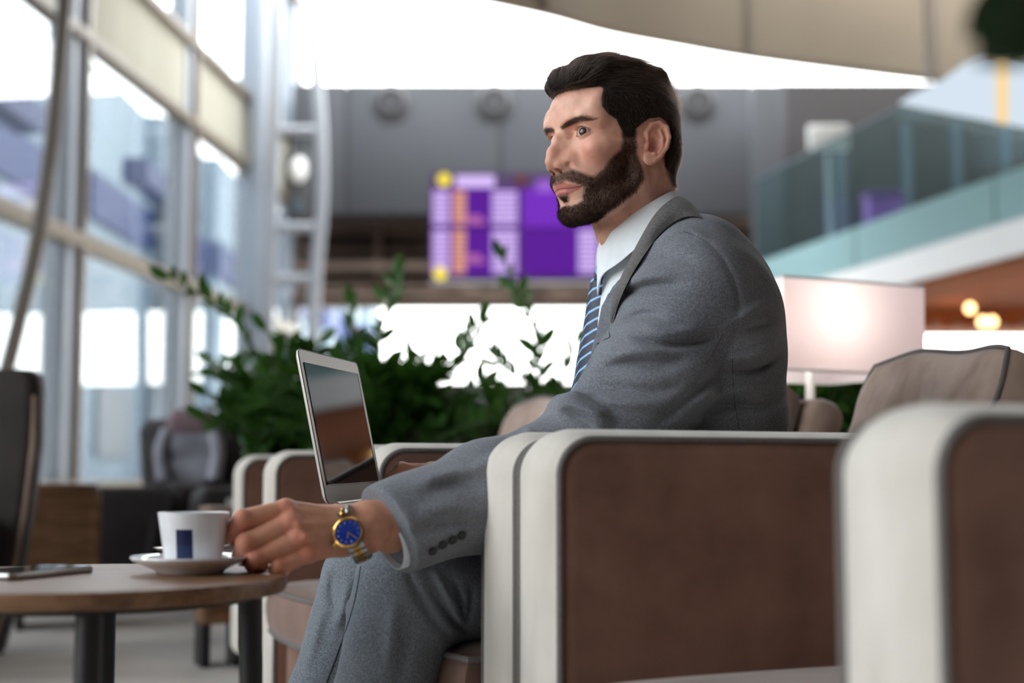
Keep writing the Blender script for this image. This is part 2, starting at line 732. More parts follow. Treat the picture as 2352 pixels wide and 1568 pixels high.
M_nozzle = mat_plain('nozzle_grey', col(66, 66, 68), 0.6)
M_nozzle_dark = mat_plain('nozzle_throat_shade', col(7, 7, 8), 0.9)  # black colour stands in for the shade inside a deep throat


def fx(Y):
    return -6.0 + 0.0856 * Y


# ------------------------------------------------------------------ floor, apron, roof
struct('floor', MB().box((-6.9, -9, -0.1), (13, 26.5, 0)), M_carpet)
struct('ground', MB().box((-120, -30, -0.4), (-6.9, 160, -0.15)), M_ground)

# facade on the left: posts, rails, panes, blinds
win = empty('window_1', (0, 0, 0), kind='structure')
posts = [-8.1, -4.4, -0.7, 3.4, 7.1, 10.8, 14.55, 18.3, 21.6, 24.2]
for i, y in enumerate(posts):
    MB().box((fx(y) - 0.16, y - 0.17, 0.0), (fx(y) + 0.12, y + 0.10, 9.0)).build('mullion', M_mull, win, bevel=0.02)
    MB().box((fx(y) + 0.02, y + 0.10, 0.0), (fx(y) + 0.20, y + 0.22, 9.0)).build('mullion_profile', M_mull_dark, win, bevel=0.01)
levels = [(0.30, 0.46), (2.93, 3.10), (5.17, 5.29), (6.26, 6.38), (8.9, 9.05)]
for a, b in levels:
    MB().bar((fx(-8.1) + 0.1, -8.1, (a + b) / 2), (fx(24.2) + 0.1, 24.2, (a + b) / 2), 0.20, b - a).build('transom', M_transom, win, bevel=0.01)
MB().bar((fx(-8.1), -8.1, 0.15), (fx(24.2), 24.2, 0.15), 0.25, 0.30).build('plinth', M_white, win)
for i in range(len(posts) - 1):
    y0, y1 = posts[i] + 0.1, posts[i + 1] - 0.17
    for j in range(len(levels) - 1):
        z0, z1 = levels[j][1], levels[j + 1][0]
        MB().bar((fx(y0), y0, (z0 + z1) / 2), (fx(y1), y1, (z0 + z1) / 2), 0.012, z1 - z0).build('pane', M_fac_glass, win)
for i in range(4, len(posts) - 1):
    y0, y1 = posts[i] + 0.24, posts[i + 1] - 0.20
    o = MB().bar((fx(y0) + 0.1, y0, 5.775), (fx(y1) + 0.1, y1, 5.775), 0.01, 0.98).build('roller_blind', M_blind, win)

# bowed steel tubes that carry the facade, and the ladder truss in the far corner
def tube_thing(name, pts, r, mat, label, cat, group=None):
    o = MB().tube(spline(pts, 6), r, 14).build(name, mat)
    return tag(o, label, cat, group)

tube_thing('bowed_column', [P(168, -260, 11.2), P(150, -20, 11.1), P(132, 200, 10.9), P(112, 380, 10.8), P(84, 560, 10.6), P(48, 720, 10.5), P(2, 900, 10.4), P(-60, 1120, 10.3), (-4.0, 10.25, 0.0)], 0.062, M_mull_dark,
           'bowed bronze steel tube leaning inside the glass facade behind the dark high-back armchair', 'column')
lt = empty('ladder_truss', tuple(P(680, 1090, 20.5)[:2]) + (0,), label='pale steel ladder truss standing in the corner beside the grey wall', cat='truss')
base = Vector(lt.location)
def lt_tube(name, pts, r):
    MB().tube([Vector(p) - base for p in spline(pts, 5)], r, 12).build(name, M_steel, lt)
lt_tube('chord', [P(640, -200, 20.5), P(632, 190, 20.5), P(624, 420, 20.5), P(616, 700, 20.5), Vector((P(608, 1000, 20.5).x, 20.5, 0.0))], 0.105)
lt_tube('chord', [P(716, 60, 20.5), P(728, 190, 20.5), P(738, 320, 20.5), P(738, 480, 20.5), P(722, 690, 20.5), Vector((P(706, 1000, 20.5).x, 20.5, 0.0))], 0.10)
for v in (300, 522, 640):
    lt_tube('rung', [P(626, v, 20.5), P(736, v, 20.5)], 0.075)
tube_thing('corner_post', [P(596, -200, 21.0), P(594, 300, 21.0), Vector((P(590, 900, 21).x, 21.0, 0.0))], 0.16, M_mull,
           'thick white post standing left of the ladder truss', 'column')

# ------------------------------------------------------------------ far wall
YB = 23.5
def zb(v, Y=YB):
    return P(1176, v, Y).z
xw0, xw1 = fx(YB) + 0.2, 12.8
wz0, wz1 = zb(490), zb(192)
w = empty('wall_back', (0, 0, 0), kind='structure')
xs = [xw0 + 0.0, -2.85, -0.2, 2.5, P(1722, 0, YB).x, P(1790, 0, YB).x + 0.1]
for a, b in zip(xs[:-1], xs[1:]):
    MB().box((a + 0.012, YB, wz0), (b - 0.012, YB + 0.25, wz1)).build('panel', M_greywall, w, bevel=0.01)
MB().box((xw0, YB + 0.1, wz0 - 0.05), (P(1790, 0, YB).x, YB + 0.4, wz1 - 0.02)).build('backing', M_darkwall, w)
MB().box((P(1790, 0, YB).x - 0.02, YB + 0.02, 2.9), (xw1, YB + 0.3, zb(190))).build('panel', M_darkwall, w)
# brown recess under the grey band with its beams
z_rec0, z_rec1 = zb(684), wz0
MB().box((xw0, YB + 1.2, z_rec0), (P(1800, 0, YB).x, YB + 1.4, z_rec1 + 0.1)).build('recess_panel', M_brown, w)
MB().box((xw0, YB + 0.2, z_rec1 - 0.02), (P(1800, 0, YB).x, YB + 1.3, z_rec1 + 0.12)).build('recess_panel', M_brown, w)
for v, th in ((500, 0.10), (548, 0.07), (600, 0.10), (634, 0.14), (672, 0.12)):
    MB().box((xw0, YB + 0.35 + 0.4 * (v % 3), zb(v) - th / 2), (P(1800, 0, YB).x, YB + 0.6 + 0.4 * (v % 3), zb(v) + th / 2)).build('beam', M_beam, w, bevel=0.01)
for u in (1060, 1260):
    MB().bar(P(u - 30, 640, YB + 0.2), P(u + 70, 690, YB + 0.9), 0.12, 0.12).build('brace', M_beam, w)
for u in (860, 1100, 1500):
    MB().box((P(u, 0, YB).x - 0.05, YB + 0.9, z_rec0), (P(u, 0, YB).x + 0.05, YB + 1.1, z_rec1)).build('post', M_beam, w)
# strip window below, open to the bright sky
w2 = empty('window_2', (0, 0, 0), kind='structure')
zs0 = 2.12
for x0, x1 in ((-3.9, 0.0), (0.0, 4.3)):
    MB().box((x0, YB + 0.6, zs0), (x1, YB + 0.615, z_rec0)).build('pane', M_fac_glass, w2)
MB().box((xw0, YB + 0.5, 0), (4.4, YB + 0.7, zs0)).build('sill', M_darkwall, w2)
MB().box((xw0, YB + 0.45, z_rec0 - 0.10), (4.4, YB + 0.75, z_rec0 + 0.02)).build('head_rail', M_beam, w2)

# round jet nozzles on the grey wall
def nozzle(u, v, label):
    c = P(u, v, YB)
    t = empty('air_nozzle', c, label=label, cat='vent', group='air nozzles on the grey wall')
    def ring(name, prof, m):
        mb = MB().lathe([(r_ * 0.82, z_) for r_, z_ in prof], 32)
        mb.v = [(x, -z, y) for x, y, z in mb.v]
        mb.build(name, m, t)
    ring('flange', [(0.20, 0.0), (0.42, 0.0), (0.42, 0.03), (0.34, 0.05), (0.30, 0.09), (0.26, 0.09)], M_nozzle)
    ring('cone', [(0.31, 0.05), (0.27, 0.10), (0.24, 0.12), (0.20, 0.08), (0.16, 0.01)], M_nozzle_dark)
    ring('throat', [(0.0, 0.03), (0.20, 0.035), (0.0, 0.036)], M_nozzle_dark)
    ring('hub', [(0.0, 0.12), (0.07, 0.11), (0.09, 0.08), (0.0, 0.04)], M_nozzle_dark)
nozzle(898, 236, 'round grey air nozzle on the wall, the one nearer the ladder truss')
nozzle(1135, 236, 'round grey air nozzle high above the purple departure board')
nozzle(1603, 236, 'round grey air nozzle behind the head of the seated man')

# pale fixture on a dark panel between the chords of the truss
q = P(684, 400, YB - 0.3)
t = empty('wall_fixture', (q.x, YB - 0.16, q.z), label='pale oval light fixture on a grey panel behind the ladder truss', cat='lamp')
MB().box((-0.22, 0.0, -0.75), (0.22, 0.14, 0.45)).build('panel', M_nozzle, t, bevel=0.02)
mb = MB().lathe([(0.0, 0.0), (0.13, 0.0), (0.15, 0.05), (0.10, 0.10), (0.0, 0.11)], 24)
mb.v = [(x, -z, y * 1.5 + 0.1) for x, y, z in mb.v]
mb.build('glass_cover', M_white, t)
mb = MB().lathe([(0.0, 0.0), (0.10, 0.0), (0.10, 0.04), (0.0, 0.05)], 20)
mb.v = [(x, -z, y - 0.52) for x, y, z in mb.v]
mb.build('sounder', M_outgrey, t)

# ------------------------------------------------------------------ tan curved bulkhead
fas = empty('trim_1', (0, 0, 0), kind='structure')
hb = 5.5
bul = []
for u, v in ((700, -120), (1000, -62), (1250, -6), (1400, 38), (1560, 70), (1720, 100), (1930, 130), (2150, 158), (2352, 178), (2700, 200)):
    d = hb * FPX / (1090 - v) * 1.0
    q = P(u, v, d)
    bul.append((q.x, q.y))
def seg(i0, i1):
    lo, hi = [], []
    pts = spline([(x, y, 0) for x, y in bul], 6)
    pts = pts[i0 * 6: i1 * 6 + 1]
    loops = []
    for p in pts:
        loops.append([(p.x, p.y, ZC + hb), (p.x, p.y, ZC + hb + 3.2), (p.x, p.y + 0.3, ZC + hb + 3.2), (p.x, p.y + 0.3, ZC + hb)])
    return loops
for a, b in ((0, 2), (2, 5), (5, 7), (7, 9)):
    lp = seg(a, b)
    lp = [lp[0]] + lp[1:-1] + [lp[-1]]
    MB().loft(lp).build('panel', M_fascia, fas)
for i in (2, 5, 7):
    x, y = bul[i]
    MB().box((x - 0.03, y - 0.04, ZC + hb - 0.05), (x + 0.03, y + 0.1, ZC + hb + 3.2)).build('joint_strip', M_mull_dark, fas)

# ------------------------------------------------------------------ roof over the seating area, open strip of skylight before the far wall
ceil = empty('ceiling', (0, 0, 0), kind='structure')
for y0, y1 in ((-9, -4.1), (-4, 0.9), (1, 5.9), (6, 10.9), (11, 15.5)):
    for x0, x1 in ((-6.6, 0.0), (0.05, 6.5), (6.55, 13)):
        MB().box((x0, y0, 9.0), (x1, y1, 9.2)).build('panel', M_fascia, ceil)

# ------------------------------------------------------------------ gallery on the right
def G(s, z, out=0.0):
    n = Vector((0.9718, 0.2357, 0))          # into the gallery
    return Vector((5.14 - 0.2425 * s, 14 + s, z)) + n * out
S0, S1 = -20.0, 6.6
gal = empty('wall_right', (0, 0, 0), kind='structure')
def gbar(name, z0, z1, o0, o1, mat, s0=S0, s1=S1, **kw):
    a = [G(s0, z0, o0), G(s0, z0, o1), G(s0, z1, o1), G(s0, z1, o0)]
    b = [G(s1, z0, o0), G(s1, z0, o1), G(s1, z1, o1), G(s1, z1, o0)]
    return MB().loft([a, b]).build(name, mat, gal, **kw)
gbar('slab_edge', 2.76, 3.12, 0.0, 0.4, M_white)
sj = [S0, -14, -9, -5, -2.5, 0.4, 3.4, S1]
for a, b in zip(sj[:-1], sj[1:]):
    gbar('fascia_pane', 3.12, 3.64, 0.02, 0.06, M_teal, a + 0.02, b - 0.02)
gbar('fascia_backing', 3.12, 3.60, 0.12, 0.4, M_white)
gbar('gallery_floor', 3.0, 3.12, 0.4, 9.0, M_darkwall)
gbar('soffit', 2.70, 2.76, 0.05, 9.0, M_soffit)
for a, b in zip(sj[:-1], sj[1:]):
    gbar('balustrade_pane', 3.66, 4.92, 0.10, 0.125, M_rail_glass, a + 0.03, b - 0.03)
gbar('handrail', 4.92, 4.945, 0.09, 0.135, M_outgrey)
# upper-level column, dark partition behind
MB().box((P(1726, 0, 22.4).x, 22.4, 3.0), (P(1790, 0, 22.4).x, 22.8, zb(196, 22.4))).build('gallery_column', M_greywall, gal, bevel=0.02)
for u in (1925, 2075, 2190, 2300):
    MB().box((P(u, 0, 22.9).x - 0.06, 22.9, 3.1), (P(u, 0, 22.9).x + 0.06, 23.05, 6.4)).build('gallery_post', M_outgrey, gal)
# back wall of the restaurant under the gallery: slats over a bright strip window
YR = 18.4
MB().box((4.55, YR, zb(752, YR)), (13, YR + 0.2, 2.72)).build('slat_backing', M_soffit, gal)
k = 0
for i in range(26):
    x = 4.7 + i * 0.29
    MB().box((x, YR - 0.10, zb(750, YR)), (x + 0.085, YR, 2.58)).build('slat', M_slat, gal)
MB().box((4.55, YR, 0), (13, YR + 0.2, 1.3)).build('counter_wall', M_soffit, gal)
# restaurant interior closing the right side
MB().box((10.5, -9, 0), (10.7, YR, 2.7)).build('rear_partition', M_soffit, gal)
MB().box((12.6, -9, 3.1), (12.8, YB, 9.0)).build('gallery_rear_partition', M_greywall, gal)
struct('wall_front', MB().box((-6.6, -9.2, 0), (13, -9.0, 9.0)), M_greywall)

# warm pendant lamps in the restaurant
M_bulb = mat_emit('warm_bulb', col(255, 205, 140), 6.0)
for u, v, lab in ((2228, 708, 'small warm pendant bulb hanging alone, higher than the pair'), (2257, 739, 'small warm pendant bulb, left one of the low pair'), (2279, 739, 'small warm pendant bulb, right one of the low pair')):
    q = P(u, v, 16.5)
    t = empty('pendant_bulb', q, label=lab, cat='lamp', group='pendant bulbs under the gallery')
    MB().lathe([(0.0, -0.055), (0.035, -0.045), (0.055, 0), (0.035, 0.045), (0.012, 0.06), (0.0, 0.06)], 16).build('bulb', M_bulb, t)
    MB().tube([(0, 0, 0.06), (0, 0, 2.70 - q.z)], 0.006, 6).build('cord', M_black, t)
for x, y in ((6.6, 15.0), (7.6, 9.5), (6.6, 4.0), (7.5, -1.5)):
    ld = bpy.data.lights.new('soffit_fill_light', 'AREA')  # added warm fill facing up at the soffit, not a fitting
    ld.shape = 'DISK'
    ld.size = 1.2
    ld.energy = 14
    ld.color = (1.0, 0.62, 0.34)
    lo = bpy.data.objects.new('soffit_fill_light', ld)
    C.objects.link(lo)
    lo.location = (x, y, 1.2)
    lo.rotation_euler = (pi, 0, 0)

for x in (5.6, 7.6):
    ld = bpy.data.lights.new('slat_wall_fill', 'AREA')  # added fill that warms the slat wall, no real lamp there
    ld.size = 0.5
    ld.energy = 16
    ld.color = (1.0, 0.60, 0.32)
    lo = bpy.data.objects.new('slat_wall_fill', ld)
    C.objects.link(lo)
    lo.location = (x, 17.2, 2.66)
    lo.rotation_euler = (radians(50), 0, 0)

# white sign on its pole, purple booth, suspended canopy with added glow
q = P(1903, 316, 19.5)
t = empty('sign_post', (q.x, q.y, 3.12), label='white rectangular sign board on a slim pole behind the gallery glass', cat='sign')
MB().box((-0.29, -0.05, q.z - 3.12 - 0.18), (0.29, 0.05, q.z - 3.12 + 0.18)).build('sign_board', M_white, t, bevel=0.03)
MB().tube([(0, 0, 0), (0, 0, q.z - 3.12 - 0.18)], 0.05, 10).build('pole', M_steel, t)
M_purple = mat_plain('purple_panel', col(112, 74, 140), 0.6)
q = P(2028, 478, 20.0)
t = empty('booth', (q.x, q.y, 3.12), label='small muted purple booth behind the gallery glass', cat='booth')
MB().box((-0.24, -0.2, 0), (0.24, 0.2, q.z + 0.17 - 3.12)).build('body', M_purple, t, bevel=0.02)
MB().box((-0.27, -0.23, q.z + 0.17 - 3.12), (0.27, 0.23, q.z + 0.21 - 3.12)).build('counter', M_purple, t, bevel=0.01)

M_canopy = mat_emit('canopy_added_glow', col(206, 220, 232), 0.9)  # glow added to imitate daylight on the canopy, which is no lamp
M_amber = mat_emit('amber_stripe_glow', col(232, 202, 150), 1.0)  # the stripe's brightness is put in as glow; it is no light fitting
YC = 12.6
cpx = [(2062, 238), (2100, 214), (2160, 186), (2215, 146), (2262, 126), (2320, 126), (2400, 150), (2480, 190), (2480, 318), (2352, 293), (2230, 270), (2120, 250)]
can = empty('suspended_canopy', P(2262, 210, YC + 0.5), label='pale blue white suspended canopy panel with added glow and an amber stripe above the gallery', cat='canopy')
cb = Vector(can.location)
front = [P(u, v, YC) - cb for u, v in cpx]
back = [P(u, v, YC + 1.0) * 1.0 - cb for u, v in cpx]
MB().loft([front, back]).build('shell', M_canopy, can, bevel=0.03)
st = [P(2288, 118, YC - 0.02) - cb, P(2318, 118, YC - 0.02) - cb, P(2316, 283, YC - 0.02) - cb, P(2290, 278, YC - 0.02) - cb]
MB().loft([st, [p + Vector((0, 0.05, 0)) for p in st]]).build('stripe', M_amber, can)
for u in (2130, 2400):
    MB().tube([P(u, 190, YC + 0.5) - cb, P(u, 190, YC + 0.5) - cb + Vector((0, 0, 3.6))], 0.015, 6).build('hanger', M_steel, can)

# ------------------------------------------------------------------ departure board
M_board = mat_emit('board_violet', col(92, 34, 150), 0.85)
M_board2 = mat_emit('board_violet_bright', col(112, 48, 180), 0.95)
M_lav = mat_emit('board_lavender', col(206, 180, 236), 1.0)
M_org = mat_emit('board_orange', col(226, 160, 110), 1.0)
M_yel = mat_emit('board_yellow', col(236, 214, 70), 1.1)
M_case = mat_plain('board_casing', col(58, 36, 78), 0.5)
YD = 21.0
def bx(u):
    return P(u, 520, YD).x
def bz(v):
    return P(1176, v, YD).z
bd = empty('departure_board', (bx(1240), YD, bz(520)), label='wide purple departure board with lavender and orange rows hanging before the grey wall', cat='board')
o0 = Vector(bd.location)
def bbox(name, u0, v0, u1, v1, mat, y0, y1):
    a, b = Vector((bx(u0), YD + y0, bz(v1))) - o0, Vector((bx(u1), YD + y1, bz(v0))) - o0
    return MB().box(a, b).build(name, mat, bd)
U0, U1 = 988, 1494
bbox('casing', U0, 396, U1, 646, M_case, 0.0, 0.25)
for i, (a, b) in enumerate(((U0 + 4, 1194), (1200, 1490))):
    bbox('screen', a, 432, b, 522, M_board if i == 0 else M_board2, -0.02, 0.0)
    bbox('screen', a, 526, b, 634, M_board, -0.02, 0.0)
bbox('header_bar', 1046, 404, 1136, 430, M_lav, -0.03, -0.005)
bbox('header_bar', 1232, 414, 1272, 442, mat_emit('board_lilac', col(150, 96, 205), 0.9), -0.05, -0.025)
bbox('header_bar', 1186, 404, 1210, 424, mat_emit('board_dim_amber', col(120, 74, 70), 0.8), -0.03, -0.005)
for v0 in (0,):
    for r in range(17):
        v = 440 + r * 11.2
        if 516 < v + 4 < 530:
            continue
        bbox('text_row', 994, v, 1032, v + 7.5, M_lav, -0.03, -0.022)
        w_ = {3: 22, 4: 24, 5: 40, 6: 50, 7: 44, 13: 40, 14: 48}.get(r, 26 + (r * 7) % 11)
        bbox('text_row', 1040, v, 1040 + 30, v + 7.5, M_org, -0.03, -0.022)
        if w_ > 34:
            bbox('text_row', 1072, v, 1066 + w_, v + 7.5, mat_emit('board_pink', col(190, 110, 170), 0.9) if r == 5 else bpy.data.materials['board_pink'], -0.03, -0.022)
        bbox('text_row', 1130, v, 1188, v + 7.5, M_lav, -0.03, -0.022)
        if r > 7:
            bbox('text_row', 1328, v, 1372, v + 7.5, M_lav, -0.03, -0.022)
for u, v in ((1020, 414), (1012, 629)):
    mb = MB().lathe([(0.0, 0.0), (0.10, 0.0), (0.10, 0.02), (0.0, 0.02)], 24)
    mb.v = [(x, -z, y) for x, y, z in mb.v]
    o = mb.build('round_icon', M_yel, bd)
    o.location = Vector((bx(u), YD - 0.035, bz(v))) - o0
for u in (1090, 1400):
    MB().tube([(bx(u) - o0.x, 0.22, bz(430) - o0.z), (bx(u) - o0.x, YB - YD - 0.01, bz(430) - o0.z)], 0.04, 8).build('bracket', M_case, bd)

# ------------------------------------------------------------------ outside, beyond the glass on the left
wing = empty('terminal_wing', (-15, 30, -0.15), label='long pale terminal wing with a blue band seen through the glass facade', cat='building')
wb = Vector(wing.location)
for i in range(14):
    y0, y1 = 2 + i * 6.0, 8 + i * 6.0 - 0.06
    MB().box((-16.5 + 0.0856 * y0 + 15, y0 - 30, 0.15), (-15.0 + 0.0856 * y0 + 15, y1 - 30, 7.8)).build('cladding_panel', M_outwhite, wing)
    MB().box((-16.5 + 0.0856 * y0 + 15, y0 - 30, 7.8), (-14.85 + 0.0856 * y0 + 15, y1 - 30, 9.1)).build('blue_panel', M_outblue, wing)
    MB().box((-16.5 + 0.0856 * y0 + 15, y0 - 30, 9.1), (-15.0 + 0.0856 * y0 + 15, y1 - 30, 12.2)).build('parapet', M_outwhite, wing)
    MB().box((-14.98 + 0.0856 * y0 + 15, y0 - 30 + 1.2, 1.2), (-14.9 + 0.0856 * y0 + 15, y1 - 30 - 1.2, 3.2)).build('window_pane', M_outgrey, wing)
for i in range(3):
    yy = 22 + 9 * i
    t = empty('service_trestle', (-10.5 + 0.0856 * yy, yy, -0.15), label=['nearest grey braced steel trestle outside the glass', 'middle grey braced steel trestle outside the glass', 'farthest grey braced steel trestle outside the glass'][i], cat='trestle', group='steel trestles outside')
    MB().bar((0, -1.2, 0), (0, 0.0, 5.2), 0.22, 0.22).build('leg', M_outgrey, t)
    MB().bar((0, 1.2, 0), (0, 0.0, 5.2), 0.22, 0.22).build('leg', M_outgrey, t)
    MB().bar((0, 0, 5.0), (0, 0.0, 7.0), 0.3, 0.3).build('post', M_outgrey, t)
    MB().bar((0, -2.5, 7.0), (0, 2.5, 7.0), 0.5, 0.5).build('head_beam', M_outblue, t)

# ================================================================== furniture
K = 0.87
BV, RV = Vector((0.925, 0.38, 0)).normalized(), Vector((-0.38, 0.925, 0)).normalized()   # chair backwards, along the row
ROW_ANG = atan2(BV.y, BV.x)
B0 = Vector((0.051, 1.496, 0))


def R(t, w, z):
    return B0 + BV * t + RV * w + Vector((0, 0, z))


ARM_Z = ZC + 0.0505
ARM_T = 0.108
SEAT_W = 0.505
M_gusset = mat_noise('pale_velour', col(196, 188, 178), col(216, 209, 200), scale=14, detail=5, rough=0.9, bump=0.25, bscale=900, sheen=0.25, stretch=(1, 1, 0.3))
M_velvet = mat_noise('brown_velour', col(114, 80, 65), col(150, 111, 93), scale=9, detail=6, rough=0.85, bump=0.25, bscale=900, sheen=0.35, lo=0.3, hi=0.7)
M_piping = mat_noise('grey_piping_cord', col(98, 92, 90), col(122, 116, 112), scale=900, rough=0.9, bump=0.5, bscale=1200)
M_cush = mat_noise('taupe_velour', col(132, 102, 86), col(188, 164, 150), scale=7, detail=7, rough=0.85, bump=0.3, bscale=900, sheen=0.45, lo=0.32, hi=0.68, stretch=(1, 1.6, 0.8))
M_seat = mat_noise('seat_velour', col(104, 77, 65), col(136, 106, 93), scale=9, detail=5, rough=0.85, bump=0.25, bscale=900, sheen=0.35)
M_plinth = mat_plain('dark_plinth', col(40, 36, 34), 0.6)


def round_outline(t0, t1, z0, z1, rad, n=8, radb=None):
    """Closed outline in the (t, z) plane with rounded corners, from front bottom upwards."""
    radb = rad if radb is None else radb
    pts = []
    for cx, cz, a0, r in ((t0 + radb, z0 + radb, pi, radb), (t0 + rad, z1 - rad, pi, rad), (t1 - rad, z1 - rad, pi / 2, rad), (t1 - radb, z0 + radb, 0, radb)):
        pass
    segs = [((t0 + radb, z0 + radb), -pi / 2, -pi, radb), ((t0 + rad, z1 - rad), pi, pi / 2, rad), ((t1 - rad, z1 - rad), pi / 2, 0, rad), ((t1 - radb, z0 + radb), 0, -pi / 2, radb)]
    for (cx, cz), a0, a1, r in segs:
        for i in range(n + 1):
            a = a0 + (a1 - a0) * i / n
            pts.append((cx + r * cos(a), cz + r * sin(a)))
    # subdivide the straight runs so that the surfaces can bulge
    out = []
    for i, p in enumerate(pts):
        q = pts[(i + 1) % len(pts)]
        out.append(p)
        L = math.hypot(q[0] - p[0], q[1] - p[1])
        k = int(L / 0.05)
        for j in range(1, k):
            out.append((p[0] + (q[0] - p[0]) * j / k, p[1] + (q[1] - p[1]) * j / k))
    return out


def inset_outline(pts, d):
    n = len(pts)
    cx = sum(p[0] for p in pts) / n
    out = []
    for i in range(n):
        a, b = pts[i - 1], pts[(i + 1) % n]
        tx, tz = b[0] - a[0], b[1] - a[1]
        L = math.hypot(tx, tz) + 1e-9
        nx, nz = tz / L, -tx / L          # inward for this (clockwise) winding
        out.append((pts[i][0] + nx * d, pts[i][1] + nz * d))
    return out


def upholstered_slab(name, parent, outline, w0, w1, mg, mp, pipe=True, puff=0.006):
    """Slab between w0 and w1: pale gusset band, a puffed panel on each face, cord piping along both edges."""
    sg = 1 if w1 > w0 else -1
    th = abs(w1 - w0)
    prof = [(0.0, 0.0135), (0.004, 0.0115), (0.014, 0.0065), (0.28 * th, 0.0015), (0.5 * th, -0.0005), (0.72 * th, 0.0015), (th - 0.014, 0.0065), (th - 0.004, 0.0115), (th, 0.0135)]
    mb = MB()
    mb.loft([[(p[0], w0 + sg * w_, p[1]) for p in inset_outline(outline, i)] for w_, i in prof], cap0=True, cap1=True)
    arm = mb.build(name, mg, parent, angle=60)
    for wq, s in ((w0, -sg), (w1, sg)):
        mb = MB()
        loops = []
        for i, d in ((0.0135, 0.0), (0.018, puff * 0.6), (0.030, puff)):
            loops.append([(p[0], wq + s * d, p[1]) for p in inset_outline(outline, i)])
        mx_, mz_ = sum(p[0] for p in loops[-1]) / len(outline), sum(p[2] for p in loops[-1]) / len(outline)
        for f_, d in ((0.75, puff * 1.35), (0.45, puff * 1.5), (0.15, puff * 1.55)):
            loops.append([(mx_ + (p[0] - mx_) * f_, wq + s * d, mz_ + (p[2] - mz_) * f_) for p in loops[2]])
        mb.loft(loops, cap0=False, cap1=True)
        mb.build('side_panel', mp, arm, angle=60)
        if pipe:
            MB().tube([(p[0], wq + s * 0.0015, p[1]) for p in inset_outline(outline, 0.0125)], 0.0042, 8, closed=True).build('piping', M_piping, arm)
    return arm


def pillow(name, parent, mat, W, D, H, n=3.2, res=(22, 22), wav=0.0, seed=0, pipe=True, rimthick=0.35):
    """Box cushion: W along y, D along x (height of a back cushion), H thick along z, centred; soft edges."""
    rr = random.Random(seed)
    ph = [rr.uniform(0, 6) for _ in range(6)]
    rowsT, rowsB = [], []
    nx, ny = res
    def P_(i, j, s):
        a, b = -1 + 2 * i / nx, -1 + 2 * j / ny
        # keep corners rounded
        x, y = a * sqrt(1 - 0.10 * b * b), b * sqrt(1 - 0.10 * a * a)
        h = (max(0.0, 1 - abs(a) ** n) * max(0.0, 1 - abs(b) ** n)) ** 0.45
        h = rimthick + (1 - rimthick) * h
        h2 = h * H / 2
        wv = wav * (sin(3.1 * x + ph[0] + 2.0 * y) + 0.6 * sin(7 * y + ph[1] + 3 * x) + 0.4 * sin(11 * x - 5 * y + ph[2])) * (1 - 0.3 * abs(a))
        return (x * D / 2 + wav * 0.6 * sin(5 * y + ph[3]) * abs(a) ** 6, y * W / 2, s * h2 + wv)
    T = [[P_(i, j, 1) for j in range(ny + 1)] for i in range(nx + 1)]
    Bm = [[P_(i, j, -1) for j in range(ny + 1)] for i in range(nx + 1)]
    mb = MB()
    mb.grid(T)
    mb.grid([r[::-1] for r in Bm])
    def rim(M_):
        a = [M_[0][j] for j in range(ny + 1)] + [M_[i][ny] for i in range(1, nx + 1)] + [M_[nx][j] for j in range(ny - 1, -1, -1)] + [M_[i][0] for i in range(nx - 1, 0, -1)]
        return a
    rt, rb = rim(T), rim(Bm)
    loops = [rt]
    c = Vector((0, 0, 0))
    for f, o in ((0.85, 0.006), (0.5, 0.010), (0.15, 0.006)):
        lp = []
        for p, q in zip(rt, rb):
            m_ = Vector(q).lerp(Vector(p), f)
            d = Vector((m_.x, m_.y, 0)).normalized()
            lp.append(m_ + d * o)
        loops.append(lp)
    loops.append(rb)
    mb.loft(loops, cap0=False, cap1=False)
    o = mb.build(name, mat, parent, angle=70)
    if pipe:
        for rm in (rt, rb):
            MB().tube([Vector(p) + Vector((p[0], p[1], 0)).normalized() * 0.001 for p in rm], 0.0045, 8, closed=True).build('piping', M_piping, o)
    return o


